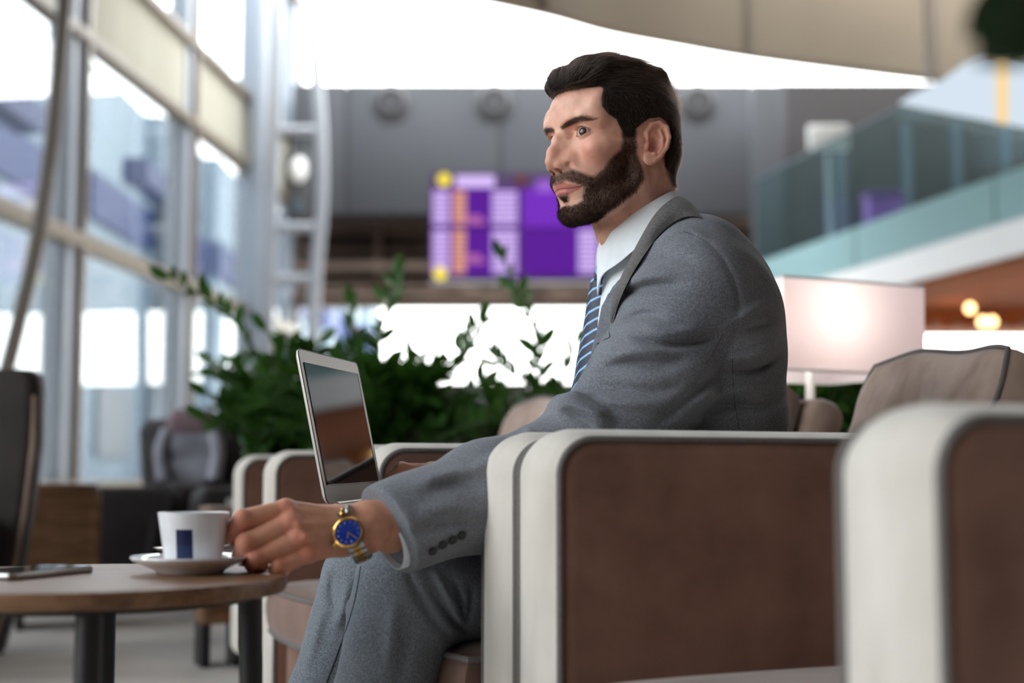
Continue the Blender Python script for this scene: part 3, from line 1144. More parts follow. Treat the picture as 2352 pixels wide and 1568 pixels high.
def make_chair(label, back_tilt=0.30):
    """Origin on the floor at the middle of the front; x backwards, y along the row, z up."""
    c = empty('armchair', (0, 0, 0), ROW_ANG, label, 'chair', 'brown velour armchairs in a row')
    out = round_outline(-0.013, 0.98, 0.07, ARM_Z, 0.052, 14, 0.03)
    h = SEAT_W / 2
    upholstered_slab('armrest', c, out, -h - ARM_T, -h, M_gusset, M_velvet)
    upholstered_slab('armrest', c, out, h, h + ARM_T, M_gusset, M_velvet)
    # back frame: reclined slab
    mb = MB()
    ol = round_outline(0.0, 0.09, 0.0, 0.62, 0.035, 6)
    mb.loft([[(p[0], y, p[1]) for p in inset_outline(ol, i)] for y, i in ((-h + 0.002, 0.012), (-h + 0.016, 0.0), (h - 0.016, 0.0), (h - 0.002, 0.012))])
    bf = mb.build('backrest', M_cush, c, angle=60)
    bf.location = (0.79, 0, 0.10)
    bf.rotation_euler = (0, back_tilt, 0)
    s = pillow('seat_cushion', c, M_seat, SEAT_W - 0.012, 0.80, 0.12, n=5, rimthick=0.72, seed=2)
    s.location = (0.365, 0, 0.262)
    bc = pillow('back_cushion', c, M_cush, 0.475, 0.45, 0.14, n=4, wav=0.0065, seed=5, rimthick=0.6)
    th_ = 0.42
    X_, Z_ = Vector((sin(th_), 0, cos(th_))), Vector((-cos(th_), 0, sin(th_)))
    o_c = Vector((0.67, 0, 0.33)) + X_ * 0.225 - Z_ * 0.07
    bc.matrix_local = Matrix(((X_.x, 0, Z_.x, o_c.x), (0, 1, 0, 0), (X_.z, 0, Z_.z, o_c.z), (0, 0, 0, 1)))
    MB().box((0.02, -h + 0.004, 0.085), (0.80, h - 0.004, 0.20)).build('seat_base', M_velvet, c, bevel=0.02)
    for x in (0.05, 0.92):
        for y in (-h - 0.05, h + 0.05):
            MB().lathe([(0.0, 0.0), (0.02, 0.0), (0.024, 0.08), (0.0, 0.08)], 12, (x, y, 0)).build('leg', M_plinth, c)
    return c


chair_w = [-SEAT_W / 2, 0.124 + ARM_T + SEAT_W / 2, 0, 0]
ch_empty = make_chair('empty brown armchair nearest the camera, its pale blurred armrest in front')
ch_empty.location = R(0.0, -SEAT_W / 2 + 0.0 - 0.0, 0) - Vector((0, 0, 0))
ch_man = copy_tree(ch_empty)
ch_man['label'] = 'brown armchair in which the man in the grey suit sits'
ch_man.location = R(0.004 + 0.012, 0.124 + ARM_T + SEAT_W / 2, 0)
ch_man.rotation_euler = (0, 0, ROW_ANG - radians(2.4))
for k_ in ch_man.children:
    if k_.name.startswith('back_cushion'):      # a narrower cushion, leaning towards the far arm
        k_.scale = (1.0, 0.74, 1.0)
        k_.location.y += 0.022
ch_third = copy_tree(ch_empty)
ch_third['label'] = 'brown armchair behind the open laptop, next to the chair of the man'
ch_third.location = R(0.034, 0.124 + ARM_T + SEAT_W + ARM_T + 0.015 + ARM_T + SEAT_W / 2 + 0.02, 0)
ch_fourth = copy_tree(ch_empty)
ch_fourth['label'] = 'brown armchair at the far end of the row, beyond the one behind the laptop'
ch_fourth.location = R(0.112, 1.60 + ARM_T + SEAT_W / 2, 0)
for k_ in ch_fourth.children:
    if k_.name.startswith('back_cushion'):      # this one sits pulled forward on its seat
        k_.location.x -= 0.13
# the armrests of the first chair start exactly at w = 0, so shift its far arm outwards by its own thickness
ch_empty.location = R(0.0, ARM_T - ARM_T - SEAT_W / 2, 0)

# ------------------------------------------------------------------ coffee table and what stands on it
TC = Vector((-0.4667, 1.5225, 0))
TZ = ZC - 0.1258 * K
M_tabletop = mat_wood('walnut_tabletop', col(104, 70, 46), col(150, 112, 80), scale=5.0, rough=0.36, stretch=(1.2, 14, 14), bump=0.15)
tb = empty('coffee_table', TC, label='small round walnut coffee table with black legs beside the man', cat='table')
MB().lathe([(0.0, TZ - 0.0175), (0.216, TZ - 0.0175), (0.2195, TZ - 0.015), (0.221, TZ - 0.010), (0.221, TZ - 0.004), (0.2185, TZ), (0.0, TZ)], 96).build('table_top', M_tabletop, tb, angle=30)
for dx, dy in ((0.184, 0.0), (0.060, -0.165), (-0.022, 0.175), (-0.184, 0.0)):
    MB().tube([(dx * 1.06, dy * 1.06, 0.0), (dx, dy, TZ - 0.018)], 0.0126, 16).build('leg', M_black, tb)
MB().lathe([(0.0, TZ - 0.024), (0.19, TZ - 0.024), (0.19, TZ - 0.018), (0.0, TZ - 0.018)], 48).build('mounting_plate', M_black, tb)

M_china = mat_plain('white_porcelain', col(236, 236, 240), 0.12, spec=0.5, coat=0.4)
M_navy = mat_plain('navy_print', col(22, 34, 74), 0.3)
M_navy2 = mat_plain('lighter_navy_print', col(30, 46, 90), 0.3)
M_coffee = mat_plain('coffee', col(70, 42, 24), 0.15)
CC = Vector((P(437, 1300, 1.575).x, 1.575, TZ))
sc = MB().lathe([(0.0, 0.003), (0.030, 0.003), (0.034, 0.0), (0.036, 0.0), (0.040, 0.004), (0.052, 0.0095), (0.0630, 0.0145), (0.0658, 0.0175), (0.0655, 0.0195), (0.0635, 0.0195), (0.052, 0.0140), (0.040, 0.0085), (0.0, 0.0075)], 72, close=False).build('saucer', M_china, None, angle=50)
sc.location = CC
tag(sc, 'white china saucer under the cup on the round coffee table', 'saucer')
cup = MB().lathe([(0.0, 0.0), (0.020, 0.0), (0.0215, 0.0025), (0.0300, 0.0035), (0.0318, 0.008), (0.0396, 0.0570), (0.0398, 0.0590), (0.0390, 0.0598), (0.0380, 0.0590), (0.0302, 0.0100), (0.026, 0.0065), (0.0, 0.006)], 72).build('coffee_cup', M_china, None, angle=50)
cup.location = CC + Vector((0.003, 0, 0.0082))
tag(cup, 'white coffee cup with a navy two-tone rectangle held by the man', 'cup')
MB().lathe([(0.0, 0.040), (0.0345, 0.040), (0.0345, 0.0405), (0.0, 0.0405)], 32).build('coffee', M_coffee, cup)
def cup_r(z):
    return 0.0318 + (0.0396 - 0.0318) * (z - 0.008) / 0.049
def cup_patch(name, z0, z1, m):
    ua = atan2(-1, (436.0 - 440) / 60.0)
    rows = []
    for i in range(5):
        z = z0 + (z1 - z0) * i / 4
        r0 = cup_r(z) + 0.00025
        half = 0.0093 / r0
        rows.append([(r0 * cos(ua + half * (j / 4 - 1)), r0 * sin(ua + half * (j / 4 - 1)), z) for j in range(9)])
    o = MB().grid(rows).build(name, m, cup)
    return o
cup_patch('logo_upper', 0.0245, 0.0415, M_navy)
cup_patch('logo_lower', 0.0085, 0.0245, M_navy2)
hz = spline([(cup_r(0.046) - 0.001, 0, 0.046), (0.050, 0, 0.050), (0.0595, 0, 0.045), (0.061, 0, 0.034), (0.055, 0, 0.023), (cup_r(0.018) - 0.001, 0, 0.017)], 6)
mb = MB()
mb.tube(hz, 0.0036, 12)
mb.v = [(x, y * 1.7, z) for x, y, z in mb.v]
hd = mb.build('handle', M_china, cup)
hd.rotation_euler = (0, 0, 0.42)

M_silver = mat_plain('silver', col(200, 198, 194), 0.18, 1.0)
sp = spline([(-0.055, 0.0, 0.0), (-0.02, 0, 0.002), (0.03, 0, 0.004), (0.058, 0, 0.004)], 6)
mb = MB()
mb.tube(sp, [0.0022] * len(sp), 8)
bowl = [(0.018 * cos(a), 0.011 * sin(a)) for a in np.linspace(0, 2 * pi, 20)[:-1]]
mb.loft([[(-0.068 + x * f, y * f, z) for x, y in bowl] for f, z in ((0.1, -0.004), (0.6, -0.0032), (1.0, 0.0), (0.92, 0.0), (0.5, -0.0025), (0.1, -0.003))])
spn = mb.build('teaspoon', M_silver, None, angle=50)
spn.location = CC + Vector((0.022, 0.040, 0.0235))
spn.rotation_euler = (0, 0.02, -0.35)
tag(spn, 'small silver teaspoon lying on the saucer behind the cup', 'spoon')

# phone
M_phone_glass = mat_plain('phone_glass', col(18, 20, 24), 0.06, spec=0.8)
M_phone_case = mat_plain('phone_silver_rim', col(190, 188, 186), 0.3, 0.8)
ph = empty('smartphone', (0, 0, 0), label='smartphone with a dark glossy screen lying flat on the coffee table', cat='phone')
a_, b_ = Vector((-0.469, 1.59, 0)), Vector((-0.5166, 1.4617, 0))
mid = (a_ + b_) / 2
lx = (a_ - b_).normalized()
ph.location = Vector((mid.x, mid.y, TZ)) + Vector((-lx.y, lx.x, 0)) * 0.036
ph.rotation_euler = (0, 0, atan2(lx.y, lx.x))
def rrect(w, h, r, n=6):
    pts = []
    for cx, cy, a0 in ((w - r, h - r, 0), (-w + r, h - r, pi / 2), (-w + r, -h + r, pi), (w - r, -h + r, 1.5 * pi)):
        for i in range(n + 1):
            a = a0 + pi / 2 * i / n
            pts.append((cx + r * cos(a), cy + r * sin(a)))
    return pts
ol = rrect(0.069, 0.0345, 0.008)
MB().loft([[(x * f, y * f, z) for x, y in ol] for f, z in ((0.97, 0.0), (1.0, 0.0015), (1.0, 0.0062), (0.985, 0.0074))]).build('body', M_phone_case, ph, angle=60)
MB().loft([[(x * f, y * f, z) for x, y in ol] for f, z in ((0.98, 0.0072), (0.98, 0.0080))]).build('screen', M_phone_glass, ph, angle=60)

# ------------------------------------------------------------------ laptop on the man's lap
M_alu = mat_plain('aluminium', col(204, 199, 192), 0.38, 0.35)
M_screen = mat_plain('glossy_black_screen', col(10, 10, 12), 0.045, spec=0.5)
M_keys = mat_plain('black_keys', col(24, 24, 26), 0.5)
Lbn = P(751, 1156, 1.80)                   # hinge, near end
Ltn = P(681, 799, 1.80)
Wv = Vector((0.047, 0.295, 0.004)).normalized()
Uv = (Ltn - Lbn)
Uv = (Uv - Wv * Uv.dot(Wv))
LH = Uv.length
Uv.normalize()
LW = 0.292
Nv = Wv.cross(Uv).normalized()           # towards the man
if Nv.x < 0:
    Nv = -Nv
lap = empty('laptop', Lbn + Wv * (LW / 2), label='open silver laptop with a glossy dark screen on the lap of the man', cat='laptop')
def frame_obj(name, mb, mat, X, Y, Z, org, parent=None, **kw):
    o = mb.build(name, mat, parent, **kw)
    o.matrix_local = Matrix(((X.x, Y.x, Z.x, org.x), (X.y, Y.y, Z.y, org.y), (X.z, Y.z, Z.z, org.z), (0, 0, 0, 1)))
    return o
ol = [(x, y) for x, y in rrect(LW / 2, LH / 2, 0.010)]
lidm = MB().loft([[(x * f, y * f2 + LH / 2, z) for x, y in ol] for f, f2, z in ((0.975, 0.965, -0.0052), (0.995, 0.992, -0.0035), (1.0, 1.0, -0.001), (0.998, 0.997, 0.0))])
lid = frame_obj('lid', lidm, M_alu, Wv, Uv, Nv, Vector((0, 0, 0)), lap, angle=50)
sw, s0, s1 = LW / 2 - 0.014, 0.0235, LH - 0.018
MB().box((-sw, s0, -0.0004), (sw, s1, 0.0006)).build('screen', M_screen, lid)
mb = MB().tube([(x, y, 0.0006) for x, y in ((-sw, s0), (sw, s0), (sw, s1), (-sw, s1))], 0.0006, 6, closed=True)
mb.build('screen_gasket', M_black, lid)
mb = MB().tube([(x * 0.998, y * 0.998 + LH / 2, -0.0002) for x, y in ol], 0.0007, 6, closed=True)
mb.build('lid_gasket', M_black, lid)
Dv = Vector((Wv.y, -Wv.x, -0.02)).normalized()
Zb = Wv.cross(Dv)
if Zb.z < 0:
    Zb = -Zb
olb = [(x, y + LH / 2 - 0.002) for x, y in rrect(LW / 2, LH / 2, 0.010)]
bm_ = MB().loft([[(x, y, z) for x, y in olb] for z in (-0.016, -0.012, -0.004, -0.002)])
bas = frame_obj('base', bm_, M_alu, Wv, Dv, Zb, Vector((0, 0, 0)), lap, angle=50)
for r in range(5):
    for k in range(13):
        x = -0.122 + k * 0.0188
        y = 0.036 + r * 0.0182
        MB().box((x, y, -0.0022), (x + 0.016, y + 0.0155, -0.0008)).build('key', M_keys, bas)
MB().box((-0.05, 0.135, -0.0022), (0.05, 0.190, -0.0015)).build('trackpad', M_alu, bas)
MB().tube([(-0.11, 0.002, -0.003), (0.11, 0.002, -0.003)], 0.0042, 10).build('hinge', M_alu, bas)

# ------------------------------------------------------------------ table lamp behind the chairs
M_shade = bpy.data.materials.new('white_fabric_shade')
M_shade.use_nodes = True
nt = M_shade.node_tree
nt.nodes.clear()
o_ = nt.nodes.new('ShaderNodeOutputMaterial')
d_ = nt.nodes.new('ShaderNodeBsdfDiffuse')
d_.inputs[0].default_value = col(248, 236, 238)
t_ = nt.nodes.new('ShaderNodeBsdfTranslucent')
t_.inputs[0].default_value = col(255, 234, 232)
m_ = nt.nodes.new('ShaderNodeMixShader')
m_.inputs[0].default_value = 0.42
nt.links.new(d_.outputs[0], m_.inputs[1])
nt.links.new(t_.outputs[0], m_.inputs[2])
nt.links.new(m_.outputs[0], o_.inputs[0])
ln = P(1800, 634, 3.0)
lr = P(2123, 659, 3.174)
e1 = Vector((lr.x - ln.x, lr.y - ln.y, 0))
LWd = e1.length
e1.normalize()
e2 = Vector((-e1.y, e1.x, 0))
lz0, lz1 = P(1800, 848, 3.0).z, ln.z
lc = Vector((ln.x, ln.y, 0)) + e1 * LWd / 2 + e2 * 0.17
lampT = 0.34
lamp = empty('table_lamp', (lc.x, lc.y, lampT), atan2(e1.y, e1.x), 'table lamp with a white square fabric shade, lit, behind the armchairs', 'lamp')
hx, hy = LWd / 2, 0.17
sq0 = [(-hx * 0.99, -hy * 0.99), (hx * 0.985, -hy * 0.985), (hx * 0.985, hy * 0.985), (-hx * 0.99, hy * 0.99)]
sq1 = [(-hx, -hy), (hx, -hy), (hx, hy), (-hx, hy)]
mb = MB()
mb.loft([[(x, y, lz0 - lampT) for x, y in sq0], [(x, y, lz1 - lampT) for x, y in sq1]], cap0=False, cap1=False)
shade = mb.build('lamp_shade', M_shade, lamp, recalc=True, angle=20)
for z, s_, r_ in ((lz1 - lampT, sq1, 0.003), (lz0 - lampT, sq0, 0.003)):
    MB().tube([(x, y, z) for x, y in s_], r_, 8, closed=True).build('shade_rim', M_white, lamp)
MB().lathe([(0.0, 0.0), (0.085, 0.0), (0.085, 0.012), (0.012, 0.02), (0.010, lz0 - lampT + 0.10), (0.0, lz0 - lampT + 0.10)], 24).build('stand', M_white, lamp, angle=40)
M_lampbulb = mat_emit('warm_lamp_bulb', col(255, 250, 242), 24.0)
MB().lathe([(0.0, -0.045), (0.028, -0.036), (0.045, 0.0), (0.034, 0.03), (0.016, 0.055), (0.0, 0.055)], 20, (-0.045, -0.02, lz0 - lampT + 0.125)).build('bulb', M_lampbulb, lamp)
sd = empty('side_table', (lc.x, lc.y, 0), atan2(e1.y, e1.x), 'low side table under the lit square lamp', 'table')
MB().box((-0.24, -0.2, lampT - 0.03), (0.24, 0.2, lampT)).build('table_top', M_tabletop, sd, bevel=0.004)
for x in (-0.21, 0.21):
    for y in (-0.17, 0.17):
        MB().box((x - 0.015, y - 0.015, 0), (x + 0.015, y + 0.015, lampT - 0.03)).build('leg', M_black, sd)

# ------------------------------------------------------------------ dark seats by the window
M_dark = mat_noise('dark_brown_leather', col(40, 33, 31), col(54, 46, 43), scale=6, rough=0.6, bump=0.1, bscale=200)
M_dark2 = mat_noise('dark_charcoal_cloth', col(42, 37, 38), col(55, 50, 51), scale=6, rough=0.85)
def armchair_dark(label, loc, rz, W, H, D, mat, seat=0.40, arm=0.58):
    c = empty('lounge_chair', loc, rz, label, 'chair', 'dark lounge chairs by the window')
    ol = round_outline(0, 0.16, 0.0, H - 0.12, 0.06, 6)
    b = MB().loft([[(p[0], y, p[1]) for p in inset_outline(ol, i)] for y, i in ((-W / 2, 0.04), (-W / 2 + 0.04, 0.0), (W / 2 - 0.04, 0.0), (W / 2, 0.04))]).build('backrest', mat, c, angle=60)
    b.location = (D - 0.22, 0, 0.12)
    b.rotation_euler = (0, 0.16, 0)
    s = pillow('seat_cushion', c, mat, W - 0.26, D - 0.12, 0.16, n=5, rimthick=0.7, pipe=False)
    s.location = (D / 2 - 0.06, 0, seat - 0.07)
    for sgn in (-1, 1):
        ol2 = round_outline(0.0, D - 0.08, 0.10, arm, 0.06, 6)
        y0 = sgn * (W / 2 - 0.14)
        y1 = sgn * (W / 2)
        ys = sorted((y0, y1))
        MB().loft([[(p[0], y, p[1]) for p in inset_outline(ol2, i)] for y, i in ((ys[0], 0.02), (ys[0] + 0.02, 0.0), (ys[1] - 0.02, 0.0), (ys[1], 0.02))]).build('armrest', mat, c, angle=60)
    MB().box((0.04, -W / 2 + 0.08, 0.08), (D - 0.1, W / 2 - 0.08, 0.28)).build('seat_base', mat, c, bevel=0.02)
    for x in (0.08, D - 0.14):
        for y in (-W / 2 + 0.08, W / 2 - 0.08):
            MB().box((x - 0.02, y - 0.02, 0), (x + 0.02, y + 0.02, 0.10)).build('leg', M_black, c)
    return c
hb_ = P(48, 850, 4.2)
hbk = empty('high_back_chair', (hb_.x, 4.2, 0), 0.0, 'tall dark brown high-back chair at the left edge of the photo', 'chair')
# tall backrest seen from behind, tapering towards the seat
zt = hb_.z
loops = []
for z, l, r in ((0.02, -0.46, -0.005), (0.20, -0.49, 0.03), (0.42, -0.52, 0.06), (0.62, -0.53, 0.075), (zt - 0.06, -0.53, 0.072), (zt - 0.02, -0.515, 0.066), (zt, -0.48, 0.04)):
    n = 10
    lp = []
    for x, y in rrect((r - l) / 2, 0.055, 0.04, 4):
        lp.append((x + (l + r) / 2, y + 0.10 * (zt - z) * -0.6, z))
    loops.append(lp)
MB().loft(loops).build('backrest', M_dark, hbk, angle=50)
MB().tube([(r_, -0.06 * (zt - z) - 0.052, z) for z, r_ in ((0.05, -0.015), (0.20, 0.022), (0.42, 0.052), (0.62, 0.066), (zt - 0.08, 0.063))], 0.006, 6).build('piping', M_cush, hbk)
MB().box((-0.50, -0.62, 0.18), (0.0, -0.08, 0.42)).build('seat', M_dark, hbk, bevel=0.05)
for x in (-0.46, -0.05):
    for y in (-0.58, 0.0):
        MB().box((x - 0.02, y - 0.02, 0), (x + 0.02, y + 0.02, 0.19)).build('leg', M_black, hbk)

q = P(430, 940, 6.5)
c1 = armchair_dark('dark lounge chair with a grey jacket over its back, by the window', (P(492, 1000, 6.5).x + 0.205, 7.02, 0), radians(-110), 0.52, q.z - 0.03, 0.80, M_dark2)
q = P(560, 1100, 5.2)
c2 = armchair_dark('dark lounge chair in front of the one with the jacket', (P(408, 1100, 5.6).x, 5.6, 0), radians(25), 0.70, 0.50, 0.72, M_dark, 0.36, 0.48)
q = P(225, 1160, 5.6)
c3 = armchair_dark('low dark lounge chair beside the tall high-back chair, seat end showing', (P(95, 1100, 5.75).x - 0.1, 5.75, 0), radians(20), 0.50, 0.50, 0.66, M_dark2, 0.36, 0.48)

# grey jacket hung over the chair back
M_jk = mat_noise('grey_puffer_cloth', col(128, 128, 140), col(176, 176, 190), scale=5, rough=0.6)
M_jk2 = mat_noise('mauve_lining', col(112, 92, 98), col(140, 118, 122), scale=5, rough=0.8)
jx, jz0, jz1 = P(446, 1000, 6.24), P(446, 1118, 6.24).z, P(446, 940, 6.24).z
jk = empty('draped_jacket', (jx.x, 6.24, jz0), 0.0, 'grey jacket draped over the dark lounge chair by the window', 'jacket')
loops = []
H_ = jz1 - jz0
for f, w_, d_ in ((0.0, 0.08, 0.04), (0.12, 0.105, 0.07), (0.3, 0.112, 0.085), (0.42, 0.108, 0.07), (0.5, 0.118, 0.09), (0.68, 0.115, 0.085)):
    loops.append([(x * 1.05 + 0.008 * sin(9 * f + 4 * y * 10), y, f * H_) for x, y in rrect(w_, d_, min(w_, d_) * 0.6, 5)])
MB().loft(loops).build('body', M_jk, jk, angle=60)
loops = []
for f, w_, d_ in ((0.66, 0.112, 0.082), (0.74, 0.118, 0.095), (0.9, 0.112, 0.08), (1.0, 0.08, 0.05)):
    loops.append([(x, y, f * H_) for x, y in rrect(w_, d_, min(w_, d_) * 0.6, 5)])
MB().loft(loops).build('hood', M_jk2, jk, angle=60)
for sx in (-1, 1):
    MB().tube(spline([(sx * 0.10, -0.06, H_ * 0.72), (sx * 0.125, -0.08, H_ * 0.45), (sx * 0.11, -0.085, H_ * 0.1)], 5), 0.034, 10).build('sleeve', M_jk, jk)

# wooden side tables
def wood_stand(label, x, y, w_, d_, h_):
    s = empty('wooden_stand', (x, y, 0), ROW_ANG, label, 'table', 'wooden stands')
    MB().box((-w_ / 2, -d_ / 2, h_ - 0.03), (w_ / 2, d_ / 2, h_)).build('table_top', M_tabletop, s, bevel=0.003)
    for sx in (-1, 1):
        MB().box((sx * w_ / 2 - 0.015, -d_ / 2 + 0.01, 0.12), (sx * w_ / 2 + 0.015, d_ / 2 - 0.01, h_ - 0.03)).build('side_panel', M_tabletop, s, bevel=0.003)
        if sx < 0:
            MB().box((-w_ / 2 + 0.015, -d_ / 2 + 0.012, 0.12), (w_ / 2 - 0.015, -d_ / 2 + 0.03, h_ - 0.03)).build('front_panel', M_tabletop, s)
        MB().box((sx * w_ / 2 - 0.012, -d_ / 2 + 0.03, 0.0), (sx * w_ / 2 + 0.012, d_ / 2 - 0.03, 0.12)).build('leg', M_black, s)
    return s
wood_stand('wooden stand at the left end of the armchair row behind the hand', P(505, 1300, 3.98).x, 3.98, 0.09, 0.18, 0.44)
wood_stand('wooden stand between the tall high-back chair and the low chairs', P(130, 1200, 5.0).x, 5.0, 0.24, 0.34, 0.50)

# ------------------------------------------------------------------ plants
M_leaf = mat_noise('zz_leaf_green', col(34, 62, 24), col(58, 98, 38), scale=20, rough=0.32, spec=0.5)
nt = M_leaf.node_tree
pb = nt.nodes['Principled BSDF']
pb.inputs['Transmission Weight'].default_value = 0.0
tr = nt.nodes.new('ShaderNodeBsdfTranslucent')
tr.inputs[0].default_value = col(92, 150, 40)
mxs = nt.nodes.new('ShaderNodeMixShader')
mxs.inputs[0].default_value = 0.16
outn = nt.nodes['Material Output']
nt.links.new(pb.outputs[0], mxs.inputs[1])
nt.links.new(tr.outputs[0], mxs.inputs[2])
nt.links.new(mxs.outputs[0], outn.inputs[0])
M_stem = mat_plain('zz_stem_green', col(58, 92, 40), 0.45)
M_planter = mat_plain('grey_planter', col(150, 146, 142), 0.7)
M_soil = mat_noise('potting_soil', col(40, 30, 24), col(60, 46, 36), scale=40, rough=1.0)


def leaf_mesh(name, L, W, cup=0.18, droop=0.12):
    rows = []
    for i, (s, w_) in enumerate(((0.0, 0.06), (0.12, 0.45), (0.3, 0.88), (0.5, 1.0), (0.7, 0.85), (0.87, 0.48), (1.0, 0.02))):
        rows.append([(s * L, y * W / 2 * w_, abs(y) * cup * W * w_ - droop * L * s * s) for y in (-1, -0.5, 0, 0.5, 1)])
    me = MB().grid(rows).mesh(name, angle=80)
    return me


LEAFS = [leaf_mesh('leaf', 0.075, 0.034), leaf_mesh('leaf', 0.062, 0.030, 0.25, 0.2), leaf_mesh('leaf', 0.088, 0.038, 0.12, 0.25)]
for me in LEAFS:
    me.materials.append(M_leaf)


def frond(parent, base, pts, rr, scale=1.0, bare=0.25, gap=0.034):
    """Arching stem with alternating leaflets; points are in the plant's own frame."""
    path = spline(pts, 8)
    n = len(path)
    st = MB().tube(path, [0.009 * scale * (1 - 0.75 * i / (n - 1)) for i in range(n)], 8).build('frond', M_stem, parent)
    cum = [0.0]
    for a, b in zip(path[:-1], path[1:]):
        cum.append(cum[-1] + (b - a).length)
    L = cum[-1]
    s = bare * L
    side = 1
    while s < L:
        i = max(j for j in range(n) if cum[j] <= s)
        i = min(i, n - 2)
        p = path[i].lerp(path[i + 1], (s - cum[i]) / max(cum[i + 1] - cum[i], 1e-6))
        t = (path[i + 1] - path[i]).normalized()
        lat = t.cross(Vector((0, 0, 1)))
        if lat.length < 0.2:
            lat = t.cross(Vector((rr.uniform(-1, 1), rr.uniform(-1, 1), 0.1)))
        lat.normalize()
        tw = rr.uniform(-0.5, 0.5)
        lat = (Matrix.Rotation(tw + 0.6 * sin(s * 20), 3, t) @ lat)
        d = (lat * side * 0.8 + t * 0.6 + Vector((0, 0, 0.15))).normalized()
        nrm = (t.cross(d) * side).normalized() * (1 if rr.random() > 0.1 else -1)
        y = nrm.cross(d).normalized()
        k = scale * (0.75 + 0.4 * rr.random()) * (0.75 if s > 0.9 * L else 1.0)
        lf = bpy.data.objects.new('leaf', LEAFS[rr.randrange(3)])
        C.objects.link(lf)
        lf.parent = st
        lf.matrix_local = Matrix(((d.x * k, y.x * k, nrm.x * k, p.x), (d.y * k, y.y * k, nrm.y * k, p.y), (d.z * k, y.z * k, nrm.z * k, p.z), (0, 0, 0, 1)))
        side = -side
        s += gap * scale * rr.uniform(0.75, 1.2) * 0.5
    # terminal leaf
    d = (path[-1] - path[-2]).normalized()
    y = d.cross(Vector((0.2, -1, 0.3))).normalized()
    nrm = d.cross(y)
    lf = bpy.data.objects.new('leaf', LEAFS[0])
    C.objects.link(lf)
    lf.parent = st
    k = scale
    p = path[-1]
    lf.matrix_local = Matrix(((d.x * k, y.x * k, nrm.x * k, p.x), (d.y * k, y.y * k, nrm.y * k, p.y), (d.z * k, y.z * k, nrm.z * k, p.z), (0, 0, 0, 1)))
    return st


def zz_plant(label, u0, Y, tips, seed, soil_z=0.42, fill=0, spread=0.22, height=(0.25, 0.42), scale=1.0, pw=0.17):
    rr = random.Random(seed)
    c = P(u0, 1000, Y)
    t = empty('potted_plant', (c.x, Y, 0), 0, label, 'plant', 'glossy potted plants behind the armchairs')
    MB().lathe([(0.0, 0.0), (pw * 0.85, 0.0), (pw, soil_z + 0.03), (pw - 0.012, soil_z + 0.03), (pw - 0.02, soil_z), (0.0, soil_z)], 28).build('planter', M_planter, t, angle=40)
    MB().lathe([(0.0, soil_z), (pw - 0.022, soil_z), (pw - 0.03, soil_z + 0.008), (0.0, soil_z + 0.012)], 20).build('soil', M_soil, t)
    o = Vector((c.x, Y, 0))
    for tip in tips:
        pts = [Vector((rr.uniform(-0.06, 0.06), rr.uniform(-0.06, 0.06), soil_z))]
        for (u, v, dy) in tip:
            pts.append(P(u, v, Y + dy) - o)
        frond(t, o, pts, rr, scale)
    mass = MB()
    for i in range(fill):
        a = rr.uniform(0, 2 * pi)
        h_ = rr.uniform(*height)
        r_ = spread * rr.uniform(0.25, 1.0)
        b0 = Vector((rr.uniform(-0.08, 0.08), rr.uniform(-0.08, 0.08), soil_z))
        tipv = Vector((cos(a) * r_, sin(a) * r_ * 0.8, soil_z + h_))
        mid_ = b0.lerp(tipv, 0.55) + Vector((-cos(a) * r_ * 0.22, -sin(a) * r_ * 0.18, h_ * 0.16))
        if i < 7:
            frond(t, o, [b0, mid_, tipv], rr, scale, bare=0.12)
        else:
            path = spline([b0, mid_, tipv], 6)
            mass.tube(path, [0.008 * scale * (1 - 0.7 * j / (len(path) - 1)) for j in range(len(path))], 5, mi=1)
            n = len(path)
            for j in range(30):
                s_ = 0.12 + 0.88 * j / 29
                k_ = min(int(s_ * (n - 1)), n - 2)
                p = path[k_].lerp(path[k_ + 1], s_ * (n - 1) - k_)
                tt = (path[k_ + 1] - path[k_]).normalized()
                lat = (Matrix.Rotation(rr.uniform(-0.9, 0.9), 3, tt) @ tt.cross(Vector((0.1, 0.05, 1))).normalized()) * (1 if j % 2 else -1)
                d = (lat * 0.8 + tt * 0.6 + Vector((0, 0, 0.15))).normalized()
                nr_ = tt.cross(d).normalized()
                y_ = nr_.cross(d)
                q_ = scale * rr.uniform(0.75, 1.15) * 0.078
                rows = [(0.0, 0.06), (0.3, 0.9), (0.6, 0.95), (0.85, 0.5), (1.0, 0.02)]
                vs = []
                for s2, w2 in rows:
                    for e_ in (-1, 0, 1):
                        vs.append(p + d * (s2 * q_) + y_ * (e_ * w2 * q_ * 0.22) + nr_ * (abs(e_) * 0.10 * q_ * w2 - 0.14 * q_ * s2 * s2))
                mass.add(vs, [(r * 3 + c_, r * 3 + c_ + 1, r * 3 + c_ + 4, r * 3 + c_ + 3) for r in range(4) for c_ in range(2)], 0)
    if mass.v:
        me = bpy.data.meshes.new('foliage')
        me.from_pydata(mass.v, [], mass.f)
        me.polygons.foreach_set('material_index', mass.m)
        me.polygons.foreach_set('use_smooth', [True] * len(mass.f))
        fo = link('foliage', me, [M_leaf, M_stem], t)
        fo['kind'] = 'stuff'
    return t


